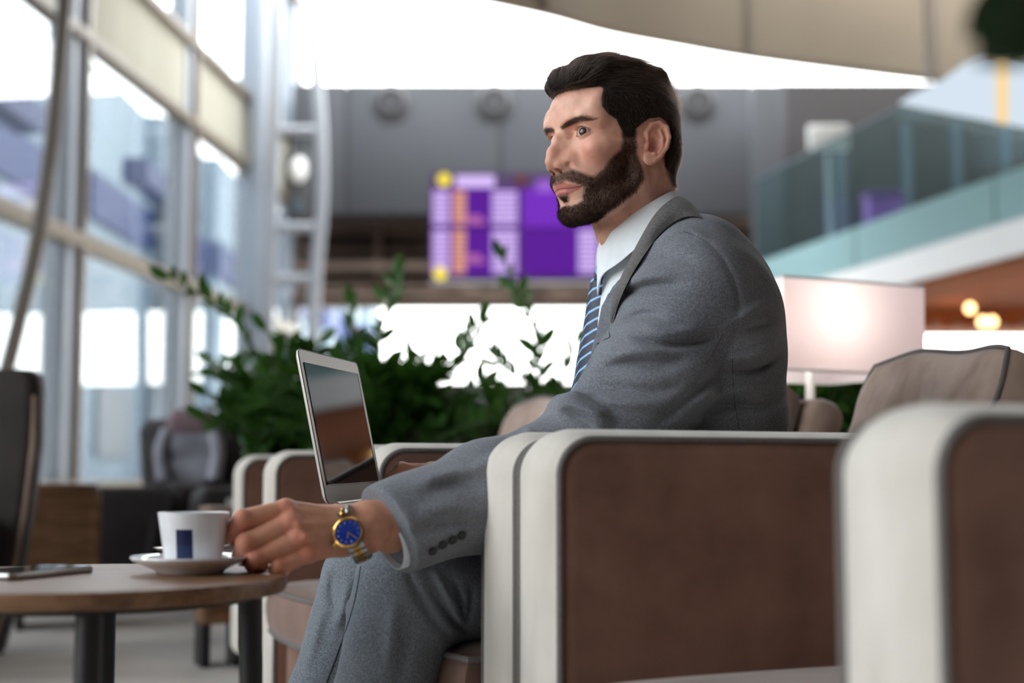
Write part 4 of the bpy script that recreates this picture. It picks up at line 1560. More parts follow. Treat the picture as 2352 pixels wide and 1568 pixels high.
zz_plant('large glossy plant with a long arching frond left of the laptop', 640, 4.75,
         [[(632, 900, 0.0), (575, 790, -0.05), (500, 700, -0.1), (392, 640, -0.12)], [(600, 930, 0.05), (540, 860, 0.05), (490, 830, 0.1)], [(590, 960, 0.0), (520, 930, -0.05), (478, 905, -0.1)],
          [(650, 880, 0.1), (640, 800, 0.1), (612, 760, 0.1)], [(660, 920, 0.0), (690, 830, 0.0), (730, 790, 0.0)]], 11, fill=26, spread=0.30, height=(0.25, 0.55), scale=1.15)
zz_plant('dense glossy plant behind the laptop screen', 900, 4.5,
         [[(890, 900, 0), (870, 800, 0), (892, 700, 0), (908, 636, 0.02)], [(860, 900, 0.05), (830, 810, 0.05), (808, 706, 0.05)], [(940, 900, 0), (1050, 840, 0.0), (1100, 740, 0.05)]], 23, fill=60, spread=0.46, height=(0.25, 0.50), scale=1.1, pw=0.24)
zz_plant('glossy plant with one upright blade between laptop and man', 1235, 4.75,
         [[(1240, 900, 0), (1235, 800, 0), (1205, 700, -0.02), (1156, 596, -0.04)], [(1220, 900, 0.0), (1150, 840, 0.05), (1098, 760, 0.08)], [(1290, 880, 0.0), (1300, 830, 0.0), (1322, 790, 0.0)]], 37, fill=36, spread=0.36, height=(0.20, 0.40), scale=1.05, pw=0.2)
zz_plant('dark glossy plant half hidden under the square lamp', 1862, 3.75, [[(1850, 950, 0), (1842, 900, 0), (1838, 872, 0)], [(1860, 950, 0), (1872, 910, 0), (1880, 878, 0)]], 41, fill=46, spread=0.26, height=(0.18, 0.38), scale=1.1)

# broad dark leaves of a tall plant close to the camera, top right
br = empty('fig_branch', P(2460, -60, 0.62), 0, 'dark blurred leafy fig branch hanging into the top right corner', 'plant')
bo = Vector(br.location)
MB().tube(spline([P(2620, -220, 0.62) - bo, P(2480, -80, 0.62) - bo, P(2400, 10, 0.62) - bo, P(2340, 60, 0.62) - bo], 6), 0.003, 8).build('stem', M_stem, br)
big = leaf_mesh('leaf', 0.052, 0.030, 0.1, 0.2)
M_dleaf = mat_plain('deep_green_leaf', col(22, 38, 14), 0.5)
big.materials.append(M_dleaf)
for (u0, v0, u1, v1, k) in ((2400, -10, 2232, 66, 0.8), (2400, 20, 2262, 128, 0.8), (2380, 0, 2236, 20, 0.8), (2380, 30, 2345, 140, 0.7), (2420, -40, 2262, 8, 0.8), (2470, -60, 2400, 110, 1.0), (2420, -30, 2300, -40, 0.9), (2440, 0, 2330, 60, 0.9), (2440, 20, 2450, 150, 0.9)):
    a, b = P(u0, v0, 0.62) - bo, P(u1, v1, 0.61) - bo
    d = (b - a)
    L = d.length
    d.normalize()
    n_ = Vector((0.15, -1, 0.2))
    y = n_.cross(d).normalized()
    n_ = d.cross(y)
    f = L / 0.052
    lf = bpy.data.objects.new('leaf', big)
    C.objects.link(lf)
    lf.parent = br
    lf.matrix_local = Matrix(((d.x * f, y.x * f * 1.3, n_.x * f, a.x), (d.y * f, y.y * f * 1.3, n_.y * f, a.y), (d.z * f, y.z * f * 1.3, n_.z * f, a.z), (0, 0, 0, 1)))

# ================================================================== the seated man
# ---- body frame: (t, w, z) = backwards, to his right (away from the camera), up; origin on the floor under the front of his seat
C0 = R(0.0, 0.4785, 0)
BM = np.array([[BV.x, BV.y, 0], [RV.x, RV.y, 0], [0, 0, 1]], np.float32)       # rows: body axes in world
C0n = np.array(C0, np.float32)


def b2w(X):
    return np.asarray(X, np.float32) @ BM + C0n


def w2b(X):
    return (np.asarray(X, np.float32) - C0n) @ BM.T


def PB(u, v, Y):
    return w2b(np.array(P(u, v, Y))[None])[0]


# ---- head frame (centimetres): f forward, l to his left, u up; origin midway between the ear openings
YAW = radians(33)
HF = np.array([-cos(YAW), -sin(YAW), 0.0], np.float32)
HL = np.array([sin(YAW), -cos(YAW), 0.0], np.float32)
HU = np.array([0, 0, 1], np.float32)
HM = np.stack([HF, HL, HU])
HO = np.array(P(1484, 333, 1.90), np.float32) - 0.072 * HL


def h2w(X):
    return (np.asarray(X, np.float32) * 0.01) @ HM + HO


def w2h(X):
    return (np.asarray(X, np.float32) - HO) @ HM.T * 100


EYE = np.array([7.42, 3.25, 1.5], np.float32)
ER = 1.2


def ear_frame():
    n = np.array([0.30, 0.93, 0.10]); n /= np.linalg.norm(n)          # outward
    up = np.array([-0.22, 0.0, 0.975]); up -= n * (up @ n); up /= np.linalg.norm(up)
    bk = np.cross(up, n)
    if bk[0] > 0:
        bk = -bk
    return bk, up, n


EB, EU, EN = ear_frame()
EC = np.array([-1.15, 7.55, 0.25])


def ear_pt(x, y, z=0.0):
    return EC + EB * x + EU * y + EN * z


def head_core(X):
    """Skull, face, neck (no ears) on |l|."""
    S = X.copy()
    S[:, 1] = np.abs(S[:, 1])
    F = Field(S)
    F.ell((0.1, 0, 4.5), (9.35, 7.4, 8.2))
    F.ell((4.3, 0, 4.6), (5.7, 6.1, 5.2), 1.6)
    F.ell((4.2, 0, -2.2), (5.0, 5.7, 6.6), 2.0)
    # jaw
    F.chain([(0.6, 5.9, -0.5), (-0.1, 5.45, -5.2), (3.9, 4.0, -7.7), (6.4, 1.7, -8.8)], [1.3, 1.25, 1.45, 1.5], 1.3)
    F.ell((6.6, 0, -8.75), (1.75, 2.3, 1.55), 1.0)
    F.ell((3.9, 0, -7.2), (3.9, 4.2, 2.5), 1.2)
    # maxilla and cheek
    F.ell((6.8, 0, -4.6), (3.15, 3.5, 3.4), 1.4)
    F.ell((6.2, 4.55, -0.9), (2.1, 1.75, 1.6), 1.5)
    F.cone((5.6, 5.55, -0.4), (0.8, 6.9, 0.2), 0.75, 0.6, 1.0)
    # brow
    F.chain([(9.15, 0.6, 3.0), (9.1, 2.2, 3.55), (8.3, 4.1, 3.75), (6.7, 5.5, 3.0)], [0.75, 0.72, 0.75, 0.7], 0.9)
    F.ell((6.4, 5.3, 4.8), (2.0, 1.3, 2.2), 1.3)
    # sockets
    F.ell((9.5, 3.0, 1.75), (1.55, 1.75, 1.15), 0.8, 's')
    F.ell((9.15, 1.65, 1.35), (0.75, 0.5, 0.8), 0.5, 's')
    # lids over the eyeball
    F.ell(EYE, (ER + 0.16,) * 3, 0.22)
    # nose
    F.chain([(8.9, 0, 2.5), (9.9, 0, 0.9), (10.75, 0, -1.0), (11.05, 0, -2.35)], [0.62, 0.62, 0.72, 0.88], 0.75)
    F.cone((8.7, 0.65, 1.3), (9.85, 0.62, -2.1), 0.6, 0.85, 1.0)
    F.ell((9.85, 0.98, -2.95), (1.12, 0.76, 0.74), 0.8)
    F.cone((10.9, 0, -2.9), (9.6, 0, -3.5), 0.42, 0.5, 0.45)
    F.ell((8.7, 1.7, -2.2), (1.2, 1.0, 1.3), 1.0)
    F.ell((10.0, 0.80, -3.62), (0.80, 0.38, 0.52), 0.15, 's')
    # crease from wing of nose, philtrum
    F.cone((9.6, 2.25, -3.0), (9.1, 3.0, -4.4), 0.18, 0.14, 0.6, 's')
    # lips
    F.chain([(9.38, 0.0, -5.18), (9.32, 0.5, -5.08), (8.85, 1.55, -5.5), (8.2, 2.45, -5.95)], [0.46, 0.48, 0.40, 0.24], 0.35)
    G_ = Field(S)
    G_.chain([(9.08, 0.0, -6.50), (8.95, 0.9, -6.43), (8.2, 2.35, -6.03)], [0.54, 0.50, 0.22], 0.05)
    i = np.nonzero(G_.d < 1.0)[0]
    if len(i):
        # the lips part along a fine line above and run softly into the chin below
        kk = 0.05 + 0.33 * sst(-S[i, 2], 6.35, 6.8)
        a_, b_ = F.d[i], G_.d[i]
        h = np.clip(0.5 + 0.5 * (b_ - a_) / kk, 0, 1)
        F.d[i] = b_ + (a_ - b_) * h - kk * h * (1 - h)
    F.ell((9.65, 0, -7.75), (1.0, 1.7, 0.55), 0.7, 's')
    # neck
    F.chain([(-3.0, 0, -3.5), (-3.1, 0, -9.0), (-4.6, 0, -14.0), (-6.2, 0, -19.0)], [5.7, 5.35, 5.6, 6.6], 1.8)
    F.chain([(-2.6, 5.2, -3.2), (-1.2, 3.9, -9.0), (-0.6, 1.6, -14.8)], [1.0, 1.05, 0.9], 1.1)
    F.ell((1.3, 0, -12.2), (1.1, 1.2, 1.4), 0.9)
    F.chain([(-6.0, 2.2, -2.0), (-7.6, 2.4, -9.0), (-9.0, 4.0, -15.0)], [2.0, 1.9, 2.2], 1.6)
    # eye opening
    q = S - EYE
    r = np.sqrt((q ** 2).sum(1))
    near = (r < 2.4) & (q[:, 0] > 0)
    i = np.nonzero(near)[0]
    if len(i):
        a = q[i, 1]
        e = q[i, 2] + 0.10 * a * -1.0 * 0.6
        k = np.clip(1 - ((a - 0.14) / 1.30) ** 2, -1, 1)
        top, bot = 0.70 * k, -0.58 * k
        do = np.maximum(e - top, bot - e) * 0.9
        do = np.maximum(do, (ER * 0.86 - r[i]))
        F._mix(i, do, 0.05, 's')
    return F


def ear_add(F):
    k = 0.25
    ax = np.stack([EB, EU, EN])
    F.ell(ear_pt(0.15, 0.2, 0.0), (1.65, 2.9, 0.34), 0.5, ax=ax)
    F.ell(ear_pt(0.0, 0.2, -0.75), (1.15, 2.0, 0.8), 0.6, ax=ax)
    F.chain([ear_pt(-0.95, -0.15, 0.25), ear_pt(-1.35, 1.2, 0.22), ear_pt(-0.9, 2.55, 0.25), ear_pt(0.2, 3.1, 0.3), ear_pt(1.25, 2.65, 0.42), ear_pt(1.80, 1.3, 0.5),
             ear_pt(1.75, -0.2, 0.45), ear_pt(1.15, -1.6, 0.35), ear_pt(0.4, -2.5, 0.25)], [0.22, 0.28, 0.31, 0.32, 0.33, 0.32, 0.30, 0.30, 0.34], 0.22)
    F.ell(ear_pt(-0.35, -2.55, 0.2), (0.85, 0.85, 0.36), 0.4, ax=ax)
    F.ell(ear_pt(-0.05, -0.3, 0.5), (0.95, 1.3, 0.85), 0.18, 's', ax=ax)
    F.ell(ear_pt(0.2, 1.75, 0.62), (1.0, 0.9, 0.45), 0.25, 's', ax=ax)
    F.chain([ear_pt(0.5, 2.1, 0.15), ear_pt(1.02, 1.0, 0.32), ear_pt(1.15, -0.3, 0.38), ear_pt(0.7, -1.5, 0.35)], [0.20, 0.24, 0.24, 0.26], 0.2)
    F.ell(ear_pt(-1.05, -0.75, 0.35), (0.42, 0.62, 0.36), 0.25, ax=ax)
    F.ell(ear_pt(0.15, -1.65, 0.38), (0.42, 0.34, 0.3), 0.2, ax=ax)
    F.ell(ear_pt(-0.55, -0.75, 0.25), (0.35, 0.5, 0.6), 0.15, 's', ax=ax)


# ---- outlines of beard, hair, brow and lips, traced as they run over the near side of the head
BEARD = [(1430, 298), (1430, 318), (1427, 342), (1404, 362), (1384, 388), (1362, 404), (1342, 398), (1318, 388), (1300, 390), (1284, 396), (1268, 400), (1262, 420), (1268, 446), (1282, 470), (1286, 492), (1290, 508), (1310, 530), (1350, 530), (1385, 498), (1420, 470), (1460, 440), (1480, 410), (1477, 385), (1464, 345), (1461, 318), (1461, 298)]
BARE = [(1272, 424), (1300, 414), (1334, 424), (1340, 430), (1338, 446), (1336, 458), (1326, 466), (1306, 470), (1294, 466), (1306, 455), (1300, 446), (1284, 448), (1276, 440)]
SOUL = [(1284, 447), (1302, 446), (1305, 460), (1296, 464), (1288, 458)]
HAIRL = [(1250, 206), (1278, 205), (1330, 192), (1380, 188), (1392, 190), (1386, 203), (1381, 222), (1382, 243), (1398, 262), (1416, 274), (1426, 300), (1428, 317), (1462, 317), (1462, 296), (1474, 284), (1492, 272), (1515, 268), (1534, 280), (1543, 300), (1541, 330), (1531, 350), (1528, 380), (1531, 400), (1543, 430), (1560, 436), (1640, 330), (1600, 60), (1300, 60)]
BROW = [(1286, 292), (1300, 281), (1318, 270), (1334, 266), (1352, 270), (1371, 274), (1352, 278), (1332, 278), (1312, 288), (1292, 298)]
LIPS = [(1274, 425), (1284, 418), (1292, 417), (1306, 421), (1336, 427), (1332, 434), (1316, 442), (1300, 448), (1286, 450), (1277, 442), (1279, 434)]


def polysd(U, V, poly):
    """Signed distance in pixels to a polygon, negative inside."""
    pts = np.array(poly, np.float32)
    X = np.stack([U, V], 1).astype(np.float32)
    d, _ = polydist(X, np.concatenate([pts, pts[:1]]))
    ins = np.zeros(len(X), bool)
    n = len(pts)
    for i in range(n):
        x1, y1 = pts[i]
        x2, y2 = pts[(i + 1) % n]
        c = ((y1 > V) != (y2 > V)) & (U < (x2 - x1) * (V - y1) / (y2 - y1 + 1e-9) + x1)
        ins ^= c
    return np.where(ins, -d, d)


def near_px(Xh):
    S = Xh.copy()
    S[:, 1] = np.abs(S[:, 1])
    return project(h2w(S))


def beard_sd(Xh):
    U, V = near_px(Xh)
    d = polysd(U, V, BEARD)
    d = np.maximum(d, -polysd(U, V, BARE))
    d = np.minimum(d, polysd(U, V, SOUL))
    # below the jaw the growth stops a little down the throat
    return np.maximum(d, (-Xh[:, 0] - 0.3) * 16)


def head_full(X):
    F = head_core(X)
    if (X[:, 1] > 0).any():
        G_ = Field(X)
        G_.d = F.d
        # only the near ear in full, the far one mirrored
        ear_add(G_)
        M_ = Field(X * np.array([1, -1, 1], np.float32))
        M_.d = G_.d
        ear_add(M_)
        F.d = M_.d
    else:
        M_ = Field(X * np.array([1, -1, 1], np.float32))
        M_.d = F.d
        ear_add(M_)
    d = F.d
    # flesh of the short beard: a few millimetres of bulk
    i = np.nonzero((np.abs(d) < 1.2) & (X[:, 2] < 1) & (X[:, 2] > -13) & (X[:, 0] > -1.5))[0]
    if len(i):
        b = beard_sd(X[i])
        d[i] -= 0.28 * sst(-b, -4, 14) * sst(-X[i, 2], 1.0, 6.0)
    return d


HV, HQ = nets(head_full, (-10.5, -9.2, -18.0), (12.8, 9.2, 13.6), 0.125, c=6, smooth=1)
HN = vnormals(HV, HQ)


def hair_fn(X):
    """Solid body of the hair: swept-back top with a quiff, short sides."""
    F = Field(X)
    F.ell((-0.35, 0, 4.7), (10.1, 7.75, 8.6))
    F.ell((4.3, 0, 4.6), (6.0, 6.55, 5.5), 1.6)
    F.ell((6.2, 5.3, 4.8), (2.2, 1.65, 2.4), 1.3)
    F.ell((6.2, -5.3, 4.8), (2.2, 1.65, 2.4), 1.3)
    F.ell((-5.2, 0, 1.0), (5.1, 6.3, 6.0), 1.0)
    F.chain([(-6.2, 2.2, -2.0), (-7.3, 2.1, -6.0), (-7.0, 1.8, -8.2)], [2.3, 2.1, 1.7], 0.8)
    F.chain([(-6.2, -2.2, -2.0), (-7.3, -2.1, -6.0), (-7.0, -1.8, -8.2)], [2.3, 2.1, 1.7], 0.8)
    # top volume
    F.ell((-0.2, 0, 9.3), (8.9, 5.6, 5.1), 1.2)
    F.chain([(8.9, -2.4, 9.0), (9.5, 0.0, 9.3), (8.8, 2.6, 9.2), (7.0, 4.4, 9.4)], [1.35, 1.55, 1.5, 1.2], 0.9)
    F.chain([(8.8, 0.6, 9.5), (5.8, 0.6, 11.3), (1.5, 0.4, 12.7)], [1.5, 1.6, 1.5], 1.2)
    F.chain([(1.5, 0.4, 12.6), (-3.5, 0.0, 12.5), (-6.8, 0, 11.2), (-8.3, 0, 8.4)], [1.5, 1.5, 1.6, 1.5], 1.0)
    F.chain([(-1.0, 3.6, 11.4), (-5.5, 3.0, 11.2), (-8.2, 2.3, 8.2)], [1.4, 1.4, 1.2], 0.9)
    F.chain([(-1.0, -3.6, 11.2), (-5.5, -3.0, 11.2), (-8.2, -2.3, 8.2)], [1.4, 1.4, 1.2], 0.9)
    F.chain([(7.6, 3.2, 9.7), (4.0, 3.6, 11.2), (-1.0, 3.6, 11.4)], [1.3, 1.5, 1.4], 0.9)
    F.chain([(7.6, -3.2, 9.7), (4.0, -3.6, 11.0), (-1.0, -3.6, 11.2)], [1.3, 1.5, 1.4], 0.9)
    d = F.d
    i = np.nonzero(np.abs(d) < 1.6)[0]
    if len(i):
        U, V = near_px(X[i])
        h = polysd(U, V, HAIRL) / 16.8
        # the hairline limits the short sides; the quiff may hang over the forehead
        q = X[i]
        over = sst(q[:, 2], 7.2, 8.4) * sst(q[:, 0], 5.0, 7.5)
        h = h - 1.5 * over
        a = d[i]
        k = 0.5
        t = np.clip(0.5 - 0.5 * (h - a) / k, 0, 1)
        d[i] = h + (a - h) * t + k * t * (1 - t)
        d[i] += 0.25 * sst(2.8 - q[:, 2], 0.0, 2.5) * (q[:, 0] > 1.0)
        # combed furrows along the sweep
        g = np.sin(q[:, 1] * 5.2 + 0.5 * np.sin(q[:, 0] * 0.7) + 1.2 * np.sin(q[:, 2] * 0.4)) * 0.5 + np.sin(q[:, 1] * 11.0 + q[:, 0] * 0.6) * 0.3
        d[i] += 0.07 * g * sst(q[:, 2], 7.5, 9.5)
    return d


RV_, RQ = nets(hair_fn, (-10.8, -8.8, -10.5), (12.4, 8.8, 15.4), 0.16, c=5, smooth=2)
RN = vnormals(RV_, RQ)

# ---- skin tints over the head
U_, V_ = near_px(HV)
lip = sst(-polysd(U_, V_, LIPS), -2.0, 2.5) * (HV[:, 0] > 7.5)
brd = beard_sd(HV)
bmask = sst(-brd, -7, 8)
hmask = sst(-polysd(U_, V_, HAIRL), -5, 8) * (HV[:, 2] > -9.5)
bsd = polysd(U_, V_, BROW)
brow = sst(-bsd, -3, 3) * (HV[:, 0] > 4)
skin = np.array(col(233, 178, 155)[:3])
tint = np.tile(skin, (len(HV), 1))


def blend(t, c, m):
    return t * (1 - m[:, None]) + np.array(c[:3]) * m[:, None]


tint = blend(tint, col(208, 136, 116), 0.55 * np.exp(-((HV[:, 0] - 10.8) ** 2 / 3 + (HV[:, 2] + 2.3) ** 2 / 3 + HV[:, 1] ** 2 / 4)))
tint = blend(tint, col(214, 136, 118), 0.62 * np.exp(-((np.abs(HV[:, 1]) - 4.6) ** 2 / 4 + (HV[:, 2] + 1.6) ** 2 / 4)) * (HV[:, 0] > 2))
earm = np.exp(-(((HV - EC) ** 2).sum(1)) / 7.0)
tint = blend(tint, col(212, 132, 112), 0.6 * np.clip(earm, 0, 1) * (HV[:, 1] > 6.4))
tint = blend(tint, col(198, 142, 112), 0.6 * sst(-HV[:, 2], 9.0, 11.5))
tint = blend(tint, col(184, 104, 97), lip * 0.85)
tint = blend(tint, col(52, 36, 29), bmask * 0.82)
# the line where the lips meet
ml_, _p = polydist(np.stack([U_, V_], 1), [(1279, 435), (1290, 433), (1306, 432), (1322, 430), (1337, 427)])
tint = blend(tint, col(100, 52, 48), 0.8 * np.exp(-(ml_ / 1.5) ** 2) * (HV[:, 0] > 7.5))
tint = blend(tint, col(42, 30, 25), hmask * 0.9)
tint = blend(tint, col(50, 34, 28), brow * 0.9)
eyd = np.sqrt(((np.stack([HV[:, 0], np.abs(HV[:, 1]), HV[:, 2]], 1) - EYE) ** 2).sum(1))
q_ = np.abs(HV[:, 1]) - EYE[1]
lidm = np.exp(-((eyd - ER) ** 2) / 0.04)
tint = blend(tint, col(168, 108, 92), lidm * 0.5)


# ---- hands: every joint placed, fingers as tapering chains rooted in the palm
def hand_fn(j):
    """j: dict of world joints (np arrays)."""
    def fn(X):
        F = Field(X)
        w_, e_ = j['wrist'], j['fore']
        for a, b, ra, rb in j['forearm']:
            F.cone(a, b, ra, rb, 0.010)
        for k_ in ('index', 'middle', 'ring', 'pinky'):
            F.cone(j['carpal_' + k_], j[k_][0], 0.0165, 0.0122, 0.012)
        F.cone(j['palm0'], j['palm1'], 0.015, 0.014, 0.014)
        for k_ in ('index', 'middle', 'ring', 'pinky'):
            G_ = Field(X)
            pts, rs = j[k_], j['r_' + k_]
            G_.chain(pts, rs, 0.002)
            for n_ in (0, 1, 2):
                if n_ < len(pts) - 1:
                    G_.ell(pts[n_] + j['back'] * (0.0026 if n_ else 0.0035), (rs[n_] * 0.92,) * 3, 0.004)
            i = np.nonzero(G_.d < 1.0)[0]
            # fingers melt into the palm at the knuckle but stay separate from one another
            d0 = np.sqrt(((X[i] - pts[0]) ** 2).sum(1))
            kk = 0.0012 + 0.0075 * np.exp(-(d0 / 0.016) ** 2)
            a, b = F.d[i], G_.d[i]
            h = np.clip(0.5 + 0.5 * (b - a) / kk, 0, 1)
            F.d[i] = b + (a - b) * h - kk * h * (1 - h)
        F.chain(j['thumb'], j['r_thumb'], 0.008)
        for a, b in j.get('tendons', []):
            F.cone(a, b, 0.0022, 0.0030, 0.006)
        d = F.d
        return d
    return fn


def np3(v):
    return np.array(v, np.float32)


hp = lambda u, v, Y: np3(P(u, v, Y))
cam_n = np3((0.05, -0.97, 0.2))
left = {
    'back': cam_n,
    'wrist': hp(800, 1224, 1.640), 'fore': hp(905, 1190, 1.675),
    'forearm': [(hp(780, 1222, 1.640), hp(835, 1212, 1.652), 0.0225, 0.0250), (hp(790, 1236, 1.638), hp(840, 1228, 1.652), 0.0195, 0.0225), (hp(835, 1212, 1.652), hp(960, 1180, 1.70), 0.0265, 0.033),
                (hp(790, 1206, 1.646), hp(840, 1196, 1.658), 0.0185, 0.0225)],
    'carpal_index': hp(768, 1196, 1.640), 'carpal_middle': hp(768, 1210, 1.632), 'carpal_ring': hp(772, 1226, 1.628), 'carpal_pinky': hp(776, 1242, 1.630),
    'index': [hp(656, 1172, 1.604), hp(558, 1194, 1.578), hp(537, 1226, 1.588), hp(546, 1248, 1.604)],
    'middle': [hp(668, 1204, 1.592), hp(566, 1247, 1.570), hp(554, 1275, 1.590), hp(568, 1286, 1.608)],
    'ring': [hp(686, 1236, 1.588), hp(588, 1282, 1.572), hp(582, 1296, 1.592), hp(602, 1298, 1.612)],
    'pinky': [hp(708, 1268, 1.594), hp(642, 1300, 1.580), hp(634, 1310, 1.598), hp(652, 1310, 1.614)],
    'r_index': [0.0128, 0.0118, 0.0098, 0.0080], 'r_middle': [0.0130, 0.0120, 0.0100, 0.0082], 'r_ring': [0.0124, 0.0112, 0.0095, 0.0080], 'r_pinky': [0.0112, 0.0098, 0.0084, 0.0072],
    'palm0': hp(760, 1225, 1.655), 'palm1': hp(690, 1225, 1.630),
    'thumb': [hp(775, 1190, 1.664), hp(700, 1190, 1.668), hp(630, 1196, 1.646), hp(572, 1212, 1.622)], 'r_thumb': [0.017, 0.0165, 0.0125, 0.0095],
    'tendons': [(hp(765, 1192, 1.622), hp(672, 1172, 1.594)), (hp(765, 1208, 1.612), hp(685, 1205, 1.580)), (hp(768, 1224, 1.608), hp(700, 1234, 1.576))],
}
lo_ = np.min([left['index'][1], left['pinky'][2], left['fore'], left['palm0'], hp(960, 1180, 1.70), left['index'][2]], 0) - 0.06
hi_ = np.max([left['index'][1], left['pinky'][2], left['fore'], left['palm0'], hp(960, 1180, 1.70), left['thumb'][1]], 0) + 0.06
LV, LQ = nets(hand_fn(left), lo_, hi_, 0.0012, c=5, smooth=2)
lt_ = np.tile(np.array(col(216, 156, 128)[:3]), (len(LV), 1))
for k_ in ('index', 'middle', 'ring', 'pinky'):
    for n_ in (0, 1, 2):
        d = np.sqrt(((LV - left[k_][n_] - cam_n * 0.008) ** 2).sum(1))
        lt_ = blend(lt_, col(204, 112, 92), (0.75 if n_ == 0 else 0.5) * np.exp(-(d / 0.011) ** 2))
    d = np.sqrt(((LV - left[k_][3]) ** 2).sum(1))
    lt_ = blend(lt_, col(216, 150, 130), 0.5 * np.exp(-(d / 0.012) ** 2))
d, _ = polydist(LV, [hp(668, 1185, 1.60), hp(612, 1210, 1.58), hp(565, 1222, 1.58)])
# ---- right hand resting on the keyboard (behind the lid, hidden from the photo) and the trunk under the clothes
kb = Lbn + Wv * 0.18 + Dv * 0.10 + Zb * 0.004
def kp(a, b, c):
    return np3(kb + Wv * a + Dv * b + Zb * c)
right = {
    'back': np3(Zb), 'wrist': kp(0.02, 0.085, 0.024), 'fore': kp(0.03, 0.15, 0.026),
    'forearm': [(kp(0.02, 0.085, 0.024), kp(0.035, 0.17, 0.026), 0.022, 0.028)],
    'carpal_index': kp(0.004, 0.072, 0.030), 'carpal_middle': kp(0.014, 0.072, 0.031), 'carpal_ring': kp(0.024, 0.072, 0.029), 'carpal_pinky': kp(0.034, 0.072, 0.025),
    'index': [kp(-0.012, 0.0, 0.034), kp(-0.018, -0.040, 0.036), kp(-0.020, -0.056, 0.022), kp(-0.020, -0.060, 0.010)],
    'middle': [kp(0.010, -0.004, 0.036), kp(0.009, -0.048, 0.037), kp(0.008, -0.066, 0.022), kp(0.008, -0.070, 0.010)],
    'ring': [kp(0.032, 0.0, 0.033), kp(0.034, -0.042, 0.035), kp(0.035, -0.058, 0.021), kp(0.035, -0.062, 0.010)],
    'pinky': [kp(0.052, 0.012, 0.028), kp(0.058, -0.020, 0.030), kp(0.060, -0.034, 0.019), kp(0.060, -0.038, 0.009)],
    'r_index': [0.0122, 0.0105, 0.0092, 0.0078], 'r_middle': [0.0125, 0.0108, 0.0094, 0.008], 'r_ring': [0.012, 0.0104, 0.009, 0.0077], 'r_pinky': [0.0108, 0.0092, 0.008, 0.007],
    'palm0': kp(0.02, 0.06, 0.022), 'palm1': kp(0.02, 0.02, 0.022),
    'thumb': [kp(0.0, 0.07, 0.022), kp(-0.030, 0.040, 0.018), kp(-0.042, 0.010, 0.014), kp(-0.040, -0.016, 0.010)], 'r_thumb': [0.016, 0.0145, 0.0115, 0.009],
}
ctr = np3(kb)
RHV, RHQ = nets(hand_fn(right), ctr - np3((0.20, 0.16, 0.05)), ctr + np3((0.22, 0.20, 0.14)), 0.0024, c=4, smooth=1)


# joints of the trunk and limbs in the body frame
SL = np3((0.325, -0.200, 0.775))
SR = w2b(np3((0.300, 2.155, 0.800))[None])[0]
EL = PB(1350, 1060, 1.820)
WL = PB(893, 1214, 1.672)
WR = w2b(right['fore'][None])[0]
ER_ = w2b(np3((0.12, 2.235, 0.515))[None])[0]
KL = PB(942, 1338, 1.800)
KR = PB(856, 1345, 1.975)
AL = np3((KL[0] - 0.080, KL[1] + 0.02, 0.05))
AR = np3((KR[0] - 0.105, KR[1] - 0.005, 0.05))
HLp, HRp = np3((0.40, -0.105, 0.405)), np3((0.40, 0.085, 0.405))


# the trunk is twisted towards the table: its own axes are those of the world (front-back = x)
TA = np.array([[BM[0][0], BM[1][0], 0], [BM[0][1], BM[1][1], 0], [0, 0, 1]], np.float32)
def wb(x, y, z):
    return w2b(np3((x, y, z))[None])[0]
nkb1 = w2b(h2w(np3((-5.0, 0, -13.5))[None]))[0]


def trunk_fn(X):
    F = Field(X)
    F.ell((0.40, -0.01, 0.42), (0.11, 0.16, 0.11))
    F.ell(wb(0.250, 2.03, 0.58), (0.100, 0.145, 0.16), 0.06, ax=TA)
    F.ell(wb(0.240, 2.0, 0.73), (0.105, 0.16, 0.14), 0.06, ax=TA)
    F.chain([wb(0.232, 1.995, 0.78), nkb1], [0.065, 0.050], 0.04)
    F.chain([wb(0.235, 1.99, 0.80), SL], [0.055, 0.050], 0.04)
    F.chain([wb(0.235, 2.01, 0.80), SR], [0.055, 0.050], 0.04)
    F.chain([SL, EL, WL], [0.050, 0.041, 0.030], 0.02)
    F.chain([SR, ER_, WR], [0.050, 0.041, 0.030], 0.02)
    F.chain([HLp, KL, AL], [0.080, 0.055, 0.038], 0.03)
    F.chain([HRp, KR, AR], [0.080, 0.055, 0.038], 0.03)
    return F.d


TV, TQ = nets(trunk_fn, (-0.30, -0.36, 0.0), (0.60, 0.36, 0.96), 0.008, c=3, smooth=1)

# ---- one mesh for the whole body
parts = [(h2w(HV), HQ, tint), (LV, LQ, lt_), (RHV, RHQ, np.tile(np.array(col(206, 142, 112)[:3]), (len(RHV), 1))), (b2w(TV), TQ, np.tile(np.array(col(206, 150, 122)[:3]), (len(TV), 1)))]
V, Q, A, n_ = [], [], [], 0
for v, q, a in parts:
    V.append(v)
    Q.append(q + n_)
    A.append(a)
    n_ += len(v)
V, Q, A = np.concatenate(V), np.concatenate(Q), np.concatenate(A)

